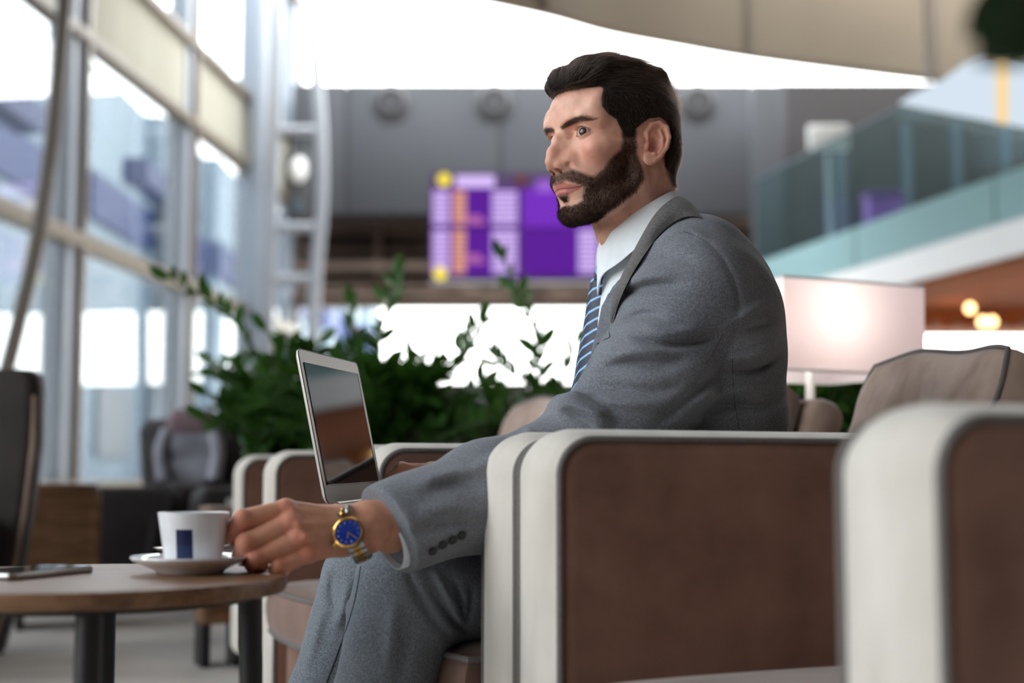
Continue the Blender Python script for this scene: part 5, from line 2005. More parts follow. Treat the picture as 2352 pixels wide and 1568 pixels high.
M_skin, nt, b = new_mat('skin')
at = node(nt, 'ShaderNodeAttribute', attribute_name='tint')
tc = node(nt, 'ShaderNodeTexCoord')
n1 = node(nt, 'ShaderNodeTexNoise', Scale=90.0, Detail=4.0)
nt.links.new(tc.outputs['Object'], n1.inputs['Vector'])
mr = node(nt, 'ShaderNodeMapRange')
mr.inputs['From Min'].default_value = 0.3
mr.inputs['From Max'].default_value = 0.7
mr.inputs['To Min'].default_value = 0.90
mr.inputs['To Max'].default_value = 1.07
nt.links.new(n1.outputs[0], mr.inputs[0])
vm = node(nt, 'ShaderNodeVectorMath', operation='SCALE')
nt.links.new(at.outputs['Color'], vm.inputs[0])
nt.links.new(mr.outputs[0], vm.inputs['Scale'])
nt.links.new(vm.outputs[0], b.inputs['Base Color'])
sr = node(nt, 'ShaderNodeSeparateColor')
nt.links.new(at.outputs['Color'], sr.inputs[0])
rr_ = node(nt, 'ShaderNodeMapRange')
rr_.inputs['From Min'].default_value = 0.08
rr_.inputs['From Max'].default_value = 0.40
rr_.inputs['To Min'].default_value = 0.95
rr_.inputs['To Max'].default_value = 0.46
nt.links.new(sr.outputs[0], rr_.inputs[0])
nt.links.new(rr_.outputs[0], b.inputs['Roughness'])
b.inputs['Specular IOR Level'].default_value = 0.4
b.inputs['Subsurface Weight'].default_value = 0.12
b.inputs['Subsurface Radius'].default_value = (1.0, 0.35, 0.2)
b.inputs['Subsurface Scale'].default_value = 0.008
n2 = node(nt, 'ShaderNodeTexNoise', Scale=900.0, Detail=3.0)
nt.links.new(tc.outputs['Object'], n2.inputs['Vector'])
bp = node(nt, 'ShaderNodeBump', Strength=0.25, Distance=0.0006)
nt.links.new(n2.outputs[0], bp.inputs['Height'])
nt.links.new(bp.outputs[0], b.inputs['Normal'])

man = link('person', quad_mesh('person', V, Q, {'tint': A}), M_skin)
tag(man, 'seated man in a grey suit holding the cup, dark beard and swept hair, looking aside', 'person')

# ---- eyes
M_eye, nt, b = new_mat('eyeball')
tc = node(nt, 'ShaderNodeTexCoord')
sp_ = node(nt, 'ShaderNodeSeparateXYZ')
nt.links.new(tc.outputs['Object'], sp_.inputs[0])
ln_ = node(nt, 'ShaderNodeVectorMath', operation='LENGTH')
cmb = node(nt, 'ShaderNodeCombineXYZ')
nt.links.new(sp_.outputs['Y'], cmb.inputs[0])
nt.links.new(sp_.outputs['Z'], cmb.inputs[1])
nt.links.new(cmb.outputs[0], ln_.inputs[0])
rp = node(nt, 'ShaderNodeValToRGB')
cr = rp.color_ramp
cr.elements[0].position = 0.0
cr.elements[0].color = (0.004, 0.003, 0.003, 1)
cr.elements[1].position = 1.0
cr.elements[1].color = col(196, 186, 182)
for p_, c_ in ((0.20, (0.004, 0.003, 0.003, 1)), (0.24, col(92, 58, 36)), (0.40, col(72, 44, 28)), (0.47, col(34, 22, 18)), (0.53, col(192, 182, 178))):
    e = cr.elements.new(p_)
    e.color = c_
ms = node(nt, 'ShaderNodeMath', operation='MULTIPLY')
ms.inputs[1].default_value = 1 / 0.0118
nt.links.new(ln_.outputs['Value'], ms.inputs[0])
nt.links.new(ms.outputs[0], rp.inputs[0])
nt.links.new(rp.outputs[0], b.inputs['Base Color'])
b.inputs['Roughness'].default_value = 0.08
b.inputs['Coat Weight'].default_value = 0.5
for sgn in (1, -1):
    c_ = EYE * np3((1, sgn, 1))
    mb = MB()
    prof = []
    n_ = 20
    for i in range(n_ + 1):
        a = pi * i / n_
        r_ = 0.01165 + 0.0006 * math.exp(-((pi - a) / 0.42) ** 2)
        prof.append((r_ * sin(a), r_ * -cos(a)))
    mb.lathe(prof, 28)
    mb.v = [(z, y, x) for x, y, z in mb.v]
    eo = mb.build('eye', M_eye, man, angle=90)
    w_ = h2w(c_[None])[0]
    gz = radians(27)
    gd = HF * cos(gz) + HL * sin(gz) + HU * 0.03
    gd /= np.linalg.norm(gd)
    gy = np.cross(HU, gd)
    gy /= np.linalg.norm(gy)
    gu = np.cross(gd, gy)
    # the lathe axis runs along local x; the bulge (cornea) sits at its positive end
    eo.matrix_local = Matrix(((gd[0], gy[0], gu[0], w_[0]), (gd[1], gy[1], gu[1], w_[1]), (gd[2], gy[2], gu[2], w_[2]), (0, 0, 0, 1)))

# ---- hair
M_hair = mat_noise('dark_brown_hair', col(22, 16, 14), col(36, 26, 21), scale=60, rough=0.62, spec=0.2, stretch=(0.3, 1, 0.3))
M_hairs = bpy.data.materials.new('hair_strand')
M_hairs.use_nodes = True
nt = M_hairs.node_tree
nt.nodes.clear()
o_ = nt.nodes.new('ShaderNodeOutputMaterial')
hb2 = nt.nodes.new('ShaderNodeBsdfHairPrincipled')
hb2.parametrization = 'COLOR'
hb2.inputs['Color'].default_value = col(46, 32, 26)
hb2.inputs['Roughness'].default_value = 0.35
hb2.inputs['Radial Roughness'].default_value = 0.5
nt.links.new(hb2.outputs[0], o_.inputs[0])
M_beard = mat_plain('beard_strand', col(54, 39, 31), 0.75, spec=0.15)

hair = link('hair', quad_mesh('hair', h2w(RV_), RQ), M_hair, man)
npr = np.random.default_rng(5)


def sweep_dir(X):
    """Combing direction of the scalp hair in head coordinates."""
    top = sst(X[:, 2], 6.5, 9.0)[:, None]
    side = np.stack([-0.35 + 0 * X[:, 0], 0 * X[:, 0], -1 + 0 * X[:, 0]], 1)
    front = sst(X[:, 0], 5.5, 9.5)[:, None]
    back = np.stack([-1 + 0 * X[:, 0], 0.06 * np.sign(X[:, 1]), 0.0 * X[:, 0]], 1)
    upw = np.stack([-0.55 + 0 * X[:, 0], 0.25 + 0 * X[:, 0], 0.9 + 0 * X[:, 0]], 1)
    bdir = back * (1 - front) + upw * front
    return side * (1 - top) + bdir * top


def grow(Xs, Ns, dirs, length, m, lift, jitter, gravity=0.0, curl=0.0):
    n = len(Xs)
    out = np.zeros((n, m, 3), np.float32)
    d = dirs - Ns * (dirs * Ns).sum(1, keepdims=True)
    d /= np.linalg.norm(d, axis=1, keepdims=True) + 1e-6
    d = d + npr.normal(0, jitter, (n, 3)) + Ns * lift[:, None]
    d /= np.linalg.norm(d, axis=1, keepdims=True)
    p = Xs - Ns * 0.05
    out[:, 0] = p
    step = length / (m - 1)
    for k in range(1, m):
        p = p + d * step[:, None]
        d = d - Ns * (curl * step)[:, None] + np.array([0, 0, -gravity]) * step[:, None]
        d /= np.linalg.norm(d, axis=1, keepdims=True)
        out[:, k] = p
    return out


def area_pick(Vv, Qq, n, weight):
    """Random points on a quad mesh, density by per-vertex weight."""
    a = np.linalg.norm(np.cross(Vv[Qq[:, 2]] - Vv[Qq[:, 0]], Vv[Qq[:, 3]] - Vv[Qq[:, 1]]), axis=1) * weight[Qq].mean(1)
    c = np.cumsum(a)
    f = np.searchsorted(c, npr.random(n) * c[-1])
    f = np.clip(f, 0, len(Qq) - 1)
    uv = npr.random((n, 2)).astype(np.float32)
    q = Qq[f]
    w = np.stack([(1 - uv[:, 0]) * (1 - uv[:, 1]), uv[:, 0] * (1 - uv[:, 1]), uv[:, 0] * uv[:, 1], (1 - uv[:, 0]) * uv[:, 1]], 1)
    return f, q, w


def interp(arr, q, w):
    return (arr[q] * w[..., None]).sum(1)


# scalp
wt = np.where((RV_[:, 2] > 5.5) | (np.abs(RV_[:, 1]) > 3) | (RV_[:, 0] < -3), 1.0, 0.3)
f, q, w = area_pick(RV_, RQ, 22000, wt)
Xs, Ns = interp(RV_, q, w), interp(RN, q, w)
topm = sst(Xs[:, 2], 7.0, 9.0)
ln = (0.45 + 0.35 * npr.random(len(Xs))) * (1 - topm) + (2.2 + 1.6 * npr.random(len(Xs))) * topm
cv = grow(Xs, Ns, sweep_dir(Xs), ln, 5, 0.34 * (1 - topm) + 0.10 * topm, 0.16, curl=0.10)
ho = strands('hair_strands', h2w(cv.reshape(-1, 3)).reshape(cv.shape), 0.000075, M_hairs, man, 0.4)
ho['kind'] = 'stuff'

# beard, moustache
wt = sst(-brd, -2.5, 3.5) * (HV[:, 0] > -1.5) * (HV[:, 2] < 4.0) * (1 - lip)
f, q, w = area_pick(HV, HQ, 22000, wt)
Xs, Ns = interp(HV, q, w), interp(HN, q, w)
dd = np.stack([0.25 + 0 * Xs[:, 0], 0 * Xs[:, 0], -1 + 0 * Xs[:, 0]], 1)
mst = (Xs[:, 2] > -6.0) & (Xs[:, 0] > 7.4)
dd[mst] = np.stack([0.0 * Xs[mst, 0], 0.9 * np.sign(Xs[mst, 1]), -0.8 + 0 * Xs[mst, 0]], 1)
ln = (0.32 + 0.30 * npr.random(len(Xs))) * (0.85 + 0.45 * sst(-Xs[:, 2], 1.0, 9.0))
ln[mst] *= 0.75
cv = grow(Xs, Ns, dd, ln, 4, 0.45 + 0 * ln, 0.30, curl=0.35)
bo_ = strands('beard', h2w(cv.reshape(-1, 3)).reshape(cv.shape), 0.00012, M_beard, man, 0.4)
bo_['kind'] = 'stuff'

# brows
wt = sst(-bsd, -2.0, 2.0) * (HV[:, 0] > 4)
f, q, w = area_pick(HV, HQ, 1500, wt)
Xs, Ns = interp(HV, q, w), interp(HN, q, w)
sg = np.sign(Xs[:, 1])
inn = sst(3.0 - np.abs(Xs[:, 1]), 0.0, 1.6)
dd = np.stack([-0.35 + 0 * sg, sg * (0.9 - 0.5 * inn), 0.15 + 0.9 * inn], 1)
cv = grow(Xs, Ns, dd, 0.45 + 0.25 * npr.random(len(Xs)), 4, 0.25 + 0 * sg, 0.15, curl=0.2)
eb = strands('eyebrows', h2w(cv.reshape(-1, 3)).reshape(cv.shape), 0.00011, M_hairs, man, 0.3)
eb['kind'] = 'stuff'
# lashes
ls = []
for sgn in (1, -1):
    for k in range(70):
        a = -0.75 + 2.1 * k / 69
        kk = 1 - ((a - 0.14) / 1.30) ** 2
        for up, nn in ((1, 1), (-1, 0)):
            if not nn and k % 2:
                continue
            e_ = (0.70 if up > 0 else -0.58) * kk + 0.06 * a
            r2 = 1.3 ** 2 - a * a - e_ * e_
            if r2 <= 0:
                continue
            p0 = EYE + np3((sqrt(r2), a, e_))
            L_ = 0.62 if up > 0 else 0.35
            d0 = np3((0.8, 0.35 * a, 0.15 if up > 0 else -0.45))
            d1 = np3((0.7, 0.35 * a, 0.75 if up > 0 else -0.7))
            pts = [p0 + npr.normal(0, 0.02, 3), p0 + d0 * L_ * 0.5, p0 + d0 * L_ * 0.5 + d1 * L_ * 0.4]
            ls.append([np.array(p) * np3((1, sgn, 1)) for p in pts])
ls = np.array(ls, np.float32)
la = strands('eyelashes', h2w(ls.reshape(-1, 3)).reshape(ls.shape), 0.00007, M_hair, man, 0.3)
la['kind'] = 'stuff'

# ================================================================== clothes
def wool(name, c1, c2, c3, warm=None):
    m, nt, b = new_mat(name)
    tc = node(nt, 'ShaderNodeTexCoord')
    # heathered yarn: fine streaks along two directions over a broad tone
    n1 = node(nt, 'ShaderNodeTexNoise', Scale=9.0, Detail=5.0)
    nt.links.new(tc.outputs['Object'], n1.inputs['Vector'])
    r1 = node(nt, 'ShaderNodeValToRGB')
    r1.color_ramp.elements[0].position = 0.35
    r1.color_ramp.elements[1].position = 0.68
    r1.color_ramp.elements[0].color = c1
    r1.color_ramp.elements[1].color = c2
    nt.links.new(n1.outputs[0], r1.inputs[0])
    out = r1.outputs[0]
    for sc_, f_ in (((900, 900, 260), 0.30), ((260, 260, 1000), 0.26)):
        mp = node(nt, 'ShaderNodeMapping')
        mp.inputs['Scale'].default_value = sc_
        mp.inputs['Rotation'].default_value = (0.15, -0.2, 0.4)
        nt.links.new(tc.outputs['Object'], mp.inputs[0])
        n2 = node(nt, 'ShaderNodeTexNoise', Scale=1.0, Detail=1.0)
        nt.links.new(mp.outputs[0], n2.inputs['Vector'])
        mr = node(nt, 'ShaderNodeMapRange')
        mr.inputs['From Min'].default_value = 0.42
        mr.inputs['From Max'].default_value = 0.72
        mr.inputs['To Max'].default_value = f_
        nt.links.new(n2.outputs[0], mr.inputs[0])
        mx = node(nt, 'ShaderNodeMix', data_type='RGBA')
        nt.links.new(mr.outputs[0], mx.inputs[0])
        nt.links.new(out, mx.inputs[6])
        mx.inputs[7].default_value = c3
        out = mx.outputs[2]
    nt.links.new(out, b.inputs['Base Color'])
    b.inputs['Roughness'].default_value = 0.9
    b.inputs['Specular IOR Level'].default_value = 0.2
    b.inputs['Sheen Weight'].default_value = 0.15
    b.inputs['Sheen Roughness'].default_value = 0.45
    nb = node(nt, 'ShaderNodeTexNoise', Scale=1100.0, Detail=2.0)
    nt.links.new(tc.outputs['Object'], nb.inputs['Vector'])
    bp = node(nt, 'ShaderNodeBump', Strength=0.5, Distance=0.0006)
    nt.links.new(nb.outputs[0], bp.inputs['Height'])
    nt.links.new(bp.outputs[0], b.inputs['Normal'])
    return m


M_suit = wool('grey_wool', col(90, 93, 101), col(113, 115, 122), col(176, 178, 186))
M_suit2 = wool('grey_wool_trousers', col(86, 91, 98), col(106, 111, 118), col(176, 181, 190))
M_lapel = wool('grey_wool_collar', col(80, 78, 79), col(98, 95, 95), col(150, 145, 143))
M_shirt = mat_noise('white_cotton', col(228, 233, 238), col(238, 242, 246), scale=30, rough=0.85, bump=0.1, bscale=900)
M_button = mat_plain('dark_button', col(26, 27, 31), 0.4)
M_seam = mat_plain('seam_thread', col(78, 80, 85), 0.9)

from mathutils.bvhtree import BVHTree


def fold_field(X3, folds):
    """Drape folds: list of (polyline in photo pixels, width px, height m). Returns displacement for points facing the camera."""
    U, V = project(b2w(X3))
    UV = np.stack([U, V], 1)
    out = np.zeros(len(X3), np.float32)
    for pl, wd, h in folds:
        pl = np.array(pl, np.float32)
        if len(pl) > 2:
            pp = spline([(p[0], p[1], 0) for p in pl], 5)
            pl = np.array([(p.x, p.y) for p in pp], np.float32)
        lo, hi = pl.min(0) - 3 * wd, pl.max(0) + 3 * wd
        i = np.nonzero((U > lo[0]) & (U < hi[0]) & (V > lo[1]) & (V < hi[1]))[0]
        if len(i) == 0:
            continue
        d, p = polydist(UV[i], pl)
        wd_ = wd * 0.8
        taper = np.sin(np.clip(p, 0.02, 0.98) * pi) ** 0.6
        out[i] += 1.15 * h * np.exp(-(d / wd_) ** 2) * taper
    return out


def dense(poly):
    return poly


# folds of the jacket: negative = crease, positive = ridge
JF = [
    # elbow and bend
    ([(1300, 950), (1338, 964), (1372, 986)], 9, -0.003),
    ([(1272, 934), (1310, 926), (1350, 940), (1400, 968)], 16, 0.007),
    ([(1205, 985), (1232, 1004)], 9, 0.005),
    # upper arm, sweeping from front of the sleeve towards the back
    ([(1375, 850), (1450, 836), (1520, 838), (1590, 820)], 16, -0.006),
    ([(1390, 818), (1460, 806), (1540, 806)], 18, 0.005),
    ([(1455, 775), (1530, 793), (1610, 786), (1650, 765)], 11, -0.007),
    ([(1470, 748), (1540, 764), (1610, 756)], 16, 0.005),
    ([(1430, 735), (1480, 722), (1530, 728)], 12, -0.005),
    ([(1400, 690), (1450, 668), (1510, 658), (1570, 655)], 14, -0.006),
    ([(1420, 660), (1480, 635), (1550, 625)], 18, 0.005),
    ([(1480, 600), (1540, 590), (1600, 600)], 16, -0.004),
    ([(1350, 890), (1420, 892), (1500, 900), (1580, 880)], 18, -0.005),
    ([(1360, 910), (1430, 925), (1510, 935)], 14, 0.005),
    # armhole seam and back
    ([(1563, 528), (1612, 548), (1655, 590), (1686, 650), (1697, 700), (1690, 760), (1668, 830)], 9, -0.0014),
    ([(1668, 830), (1620, 880), (1560, 930), (1500, 978)], 16, -0.006),
    ([(1668, 850), (1730, 850), (1790, 822)], 10, -0.007),
    ([(1670, 822), (1730, 818), (1792, 790)], 14, 0.005),
    ([(1680, 740), (1730, 712), (1770, 690)], 14, 0.004),
    ([(1690, 770), (1740, 750), (1785, 735)], 12, -0.004),
    ([(1600, 955), (1680, 930), (1740, 935), (1800, 915)], 14, -0.005),
    ([(1590, 920), (1680, 898), (1760, 890)], 16, 0.004),
    # shoulder roll
    ([(1505, 556), (1550, 532), (1590, 528), (1625, 545)], 12, 0.004),
]
SF = [
    # forearm
    ([(1200, 1010), (1150, 1045), (1085, 1075)], 16, 0.004),
    ([(1115, 1120), (1050, 1110), (980, 1130)], 18, -0.005),
    ([(1110, 1080), (1040, 1085), (960, 1105)], 16, 0.004),
    ([(1115, 1180), (1040, 1165), (960, 1180)], 22, 0.005),
    ([(1120, 1215), (1050, 1200), (980, 1215), (930, 1235)], 16, -0.004),
]
JV_OPEN = None


def jacket_fn(X):
    F = Field(X)
    F.ell((0.405, -0.01, 0.43), (0.145, 0.195, 0.13))
    F.ell(wb(0.255, 2.04, 0.58), (0.138, 0.178, 0.17), 0.07, ax=TA)
    F.ell(wb(0.246, 2.01, 0.70), (0.138, 0.190, 0.16), 0.07, ax=TA)
    F.ell(wb(0.232, 2.005, 0.775), (0.112, 0.175, 0.10), 0.06, ax=TA)
    # shoulders
    F.chain([wb(0.236, 1.945, 0.842), wb(0.252, 1.905, 0.832), SL + np3((0.004, -0.004, 0.010))], [0.040, 0.044, 0.060], 0.04)
    F.chain([wb(0.240, 2.05, 0.842), wb(0.262, 2.10, 0.836), SR + np3((0, 0, 0.010))], [0.040, 0.046, 0.064], 0.04)
    F.ell(wb(0.272, 1.965, 0.755), (0.100, 0.14, 0.105), 0.05, ax=TA)
    F.ell(wb(0.262, 1.995, 0.845), (0.055, 0.09, 0.045), 0.05, ax=TA)
    # near sleeve, upper half
    G_ = Field(X)
    G_.chain([SL + np3((0, -0.004, -0.005)), SL * 0.5 + EL * 0.5 + np3((0.012, -0.006, -0.006)), EL + np3((0.004, 0.0, 0.004))], [0.072, 0.079, 0.070], 0.03)
    G_.chain([PB(1292, 934, 1.815), PB(1322, 932, 1.775), PB(1372, 962, 1.755)], [0.016, 0.016, 0.012], 0.012)
    G_.chain([EL + np3((0.004, 0.0, 0.004)), EL * 0.45 + WL * 0.55, WL + (WL - EL) * -0.02], [0.070, 0.062, 0.058], 0.03)
    # far sleeve
    G2 = Field(X)
    G2.chain([SR, ER_], [0.075, 0.066], 0.03)
    G2.chain([ER_, WR + (ER_ - WR) * 0.15], [0.064, 0.052], 0.03)
    a, b = F.d, np.minimum(G_.d, G2.d)
    # the sleeve melts into the shoulder but keeps a crease under the arm
    ds = np.sqrt(((X - SL - np3((0.0, 0.02, 0.01))) ** 2).sum(1))
    dr = np.sqrt(((X - SR) ** 2).sum(1))
    k = 0.006 + 0.05 * np.exp(-(np.minimum(ds, dr) / 0.085) ** 2)
    h = np.clip(0.5 + 0.5 * (b - a) / k, 0, 1)
    d = b + (a - b) * h - k * h * (1 - h)
    # folds
    i = np.nonzero(np.abs(d) < 0.03)[0]
    if len(i):
        Xi = X[i]
        dist_cam = 1.0
        nearside = (b2w(Xi)[:, 1] < 2.02)
        f = fold_field(Xi, JF + SF)
        # broad soft unevenness of the cloth
        f2 = 0.0022 * (np.sin(Xi[:, 0] * 31 + 2.1 * np.sin(Xi[:, 2] * 23)) * np.sin(Xi[:, 2] * 37 + 1.7 * np.sin(Xi[:, 1] * 29)))
        d[i] -= 1.5 * f * nearside + f2
    # cuff: cut the sleeve square to the forearm
    ax = (WL - EL) / np.linalg.norm(WL - EL)
    cutn = CUTN
    s = (X - CUTP) @ cutn
    nearw = np.sqrt(((X - CUTP) ** 2).sum(1)) < 0.15
    d = np.where(nearw, np.maximum(d, s), d)
    # right cuff
    ax2 = (WR - ER_) / np.linalg.norm(WR - ER_)
    s2 = (X - (WR - ax2 * 0.02)) @ ax2
    nearr = np.sqrt(((X - WR) ** 2).sum(1)) < 0.15
    d = np.where(nearr, np.maximum(d, s2), d)
    # hem
    d = np.maximum(d, 0.335 - X[:, 2])
    # neck opening and the open front
    i = np.nonzero((np.abs(d) < 0.12) & (X[:, 2] > 0.4))[0]
    if len(i):
        q = b2w(X[i])
        half = np.interp(q[:, 2], [0.40, 0.56, 0.64, 0.70, 0.75, 0.80, 0.85, 0.90], [0.05, 0.014, 0.016, 0.028, 0.066, 0.104, 0.112, 0.085])
        gap = np.abs(q[:, 1] - 1.985) - half
        c1 = np.maximum(gap, q[:, 0] - 0.205)
        xb = X[i]
        nk = np.sqrt((xb[:, 0] - NK[0] - (xb[:, 2] - NK[2]) * NKD[0]) ** 2 + (xb[:, 1] - NK[1] - (xb[:, 2] - NK[2]) * NKD[1]) ** 2) - 0.064
        # the neckline falls from the nape towards the throat
        c2 = np.maximum(nk, 0.800 + (q[:, 0] - 0.13) * 0.45 - q[:, 2])
        c_ = -np.minimum(c1, c2)
        h = np.clip(0.5 + 0.5 * (d[i] - c_) / 0.007, 0, 1)
        d[i] = c_ + (d[i] - c_) * h + 0.007 * h * (1 - h)
    return d


# cuff plane and neck axis
CUTP = PB(897, 1222, 1.668)
ca, cb_ = PB(850, 1135, 1.675), PB(945, 1310, 1.672)
cv_ = (ca - cb_) / np.linalg.norm(ca - cb_)
dv = WL - EL
CUTN = dv - cv_ * (dv @ cv_)
CUTN = CUTN / np.linalg.norm(CUTN)
nk0, nk1 = w2b(h2w(np3((-3.4, 0, -8.0))[None]))[0], w2b(h2w(np3((-5.6, 0, -16.0))[None]))[0]
NK = nk0
NKD = (nk1 - nk0) / (nk1[2] - nk0[2])

# the sleeve hem widens to the traced cuff
JVx, JQ = nets(jacket_fn, (-0.26, -0.36, 0.30), (0.60, 0.36, 0.97), 0.0034, c=4, smooth=2)
# thin the hem: open the solid towards a lining
M_list = [M_suit]
jacket = link('jacket', quad_mesh('jacket', b2w(JVx), JQ), M_suit, man)
jbvh = BVHTree.FromPolygons([tuple(v) for v in b2w(JVx)], [tuple(q) for q in JQ])
CAMP = Vector((0, 0, ZC))


def hit(u, v, off=0.0, bvh=None, fallback=1.9):
    """Point of the cloth seen at pixel (u, v), lifted off along the normal."""
    d = (P(u, v, 1.0) - CAMP).normalized()
    loc, nrm, _i, _d = (bvh or jbvh).ray_cast(CAMP, d)
    if loc is None:
        return P(u, v, fallback), Vector((0, -1, 0))
    if nrm.dot(d) > 0:
        nrm = -nrm
    return loc + nrm * off, nrm


# ---- trousers
TF = [
    # near leg: hollow behind the knee and pull lines of the thigh
    ([(985, 1330), (1010, 1385), (1045, 1430), (1080, 1452)], 9, -0.008),
    ([(1000, 1310), (1030, 1370), (1058, 1425)], 10, 0.006),
    ([(1040, 1325), (1058, 1385), (1066, 1430)], 8, -0.007),
    ([(1085, 1345), (1080, 1400), (1074, 1440)], 8, -0.005),
    ([(930, 1300), (962, 1370), (1000, 1430), (1030, 1462)], 10, -0.004),
    ([(905, 1380), (900, 1460), (885, 1560)], 20, 0.003),
    ([(950, 1440), (930, 1500), (915, 1570)], 18, -0.003),
    # far leg
    ([(770, 1310), (762, 1360), (772, 1400)], 12, -0.004),
    ([(800, 1330), (790, 1390), (770, 1450)], 14, 0.004),
    ([(745, 1390), (722, 1470), (700, 1550)], 16, 0.003),
]


def trousers_fn(X):
    F = Field(X)
    F.ell((0.40, -0.01, 0.42), (0.128, 0.178, 0.115))
    G1 = Field(X)
    G1.chain([HLp, KL + np3((0.02, 0, 0.0)), KL, KL * 0.5 + AL * 0.5, AL + np3((0, 0, 0.03))], [0.098, 0.074, 0.070, 0.060, 0.060], 0.02)
    G2 = Field(X)
    G2.chain([HRp, KR + np3((0.02, 0, 0.0)), KR, KR * 0.5 + AR * 0.5, AR + np3((0, 0, 0.03))], [0.098, 0.078, 0.074, 0.066, 0.062], 0.02)
    d = F.d
    for G_ in (G1, G2):
        k = 0.05
        h = np.clip(0.5 + 0.5 * (G_.d - d) / k, 0, 1)
        m_ = G_.d + (d - G_.d) * h - k * h * (1 - h)
        d = np.where(X[:, 0] > 0.2, m_, np.minimum(d, G_.d))
    i = np.nonzero(np.abs(d) < 0.03)[0]
    if len(i):
        d[i] -= 1.4 * fold_field(X[i], TF) + 0.0015 * np.sin(X[i, 0] * 41 + 1.3 * np.sin(X[i, 2] * 33)) * np.sin(X[i, 2] * 27 + 2 * np.sin(X[i, 1] * 35))
    return np.maximum(d, 0.085 - X[:, 2])


TVx, TQx = nets(trousers_fn, (-0.27, -0.24, 0.03), (0.56, 0.24, 0.56), 0.0036, c=4, smooth=2)
trousers = link('trousers', quad_mesh('trousers', b2w(TVx), TQx), M_suit2, man)
tbvh = BVHTree.FromPolygons([tuple(v) for v in b2w(TVx)], [tuple(q) for q in TQx])


def shoe(A, toe_out):
    a = b2w(A[None])[0]
    fwd = -np.array(BV) + toe_out * np.array(RV)
    fwd /= np.linalg.norm(fwd)
    side = np.array([-fwd[1], fwd[0], 0])
    loops = []
    for x, wd, h in ((-0.075, 0.020, 0.05), (-0.065, 0.033, 0.075), (-0.03, 0.038, 0.088), (0.02, 0.038, 0.080), (0.07, 0.042, 0.058), (0.12, 0.046, 0.045), (0.165, 0.040, 0.038), (0.19, 0.026, 0.03), (0.198, 0.010, 0.022)):
        lp = []
        for i in range(16):
            an = 2 * pi * i / 16
            y, z = cos(an), sin(an)
            lp.append(np.array([a[0], a[1], 0.0]) + fwd * x + side * wd * y + np.array([0, 0, max(0.0, h * 0.5 + h * 0.5 * z)]) )
        loops.append(lp)
    return MB().loft(loops).build('shoe', mat_plain('black_shoe_leather', col(24, 22, 22), 0.25) if 'black_shoe_leather' not in bpy.data.materials else bpy.data.materials['black_shoe_leather'], man, angle=70)
shoe(AL, -0.15)
shoe(AR, 0.15)

# ---- seams drawn as fine raised cords on the cloth
def seam(name, px, r=0.0005, off=0.0, bvh=None, mat=None, par=None, n=6):
    pts = [hit(p.x, p.y, off, bvh)[0] for p in spline([(u, v, 0) for u, v in px], n)]
    # drop outliers that jumped to another depth
    med = sorted(p.y for p in pts)[len(pts) // 2]
    pts = [p for p in pts if abs(p.y - med) < 0.16]
    if len(pts) > 2:
        return MB().tube(pts, r, 6).build(name, mat or M_seam, par or jacket)
seam('armhole_seam', [(1563, 529), (1612, 549), (1655, 591), (1686, 651), (1697, 700)])
seam('back_seam', [(1682, 815), (1684, 880), (1690, 940), (1698, 985)])
seam('sleeve_seam', [(1660, 765), (1645, 800), (1620, 836)])
seam('trouser_seam', [(829, 1300), (815, 1380), (790, 1460), (750, 1566)], 0.0012, 0.0, tbvh, M_seam, trousers)

# ---- shirt: trunk panel under the open jacket, collar, placket, cuff
def shirt_fn(X):
    F = Field(X)
    F.ell(wb(0.255, 2.03, 0.58), (0.125, 0.155, 0.18), ax=TA)
    F.ell(wb(0.238, 2.0, 0.71), (0.122, 0.165, 0.15), 0.06, ax=TA)
    F.chain([wb(0.225, 1.992, 0.79), nkb1], [0.078, 0.060], 0.05)
    d = F.d
    nk = np.sqrt((X[:, 0] - NK[0] - (X[:, 2] - NK[2]) * NKD[0]) ** 2 + (X[:, 1] - NK[1] - (X[:, 2] - NK[2]) * NKD[1]) ** 2) - 0.058
    return np.maximum(d, X[:, 2] - 0.86)
SVx, SQ = nets(shirt_fn, (0.16, -0.26, 0.42), (0.54, 0.20, 0.90), 0.006, c=4, smooth=1)
shirt = link('shirt', quad_mesh('shirt', b2w(SVx), SQ), M_shirt, man)


def ring_pts(top, n=40):
    return top


# collar: leaf turned down over a band; drawn from the front of the near side round the neck to the far side
def neck_dir(a):
    """Unit direction round the neck in the body plane: a = 0 at the front, growing over his left (near) side."""
    a = a - 0.389                             # the collar faces where the trunk faces
    return np3((-cos(a), -sin(a), 0.0))


def neck_at(z):
    return np3((NK[0] + (z - NK[2]) * NKD[0], NK[1] + (z - NK[2]) * NKD[1], z))


PFt = PB(1386, 556, 1.965)       # top of the collar at the throat
PBk = PB(1556, 450, 1.985)       # top of the collar at the nape
zf, zbk = PFt[2], PBk[2]


def collar_top(a):
    f = 0.5 - 0.5 * cos(a)                    # 0 front .. 1 back
    z = zf + (zbk - zf) * f
    c = neck_at(z)
    r = 0.0600 + 0.003 * f
    return c + neck_dir(a) * r


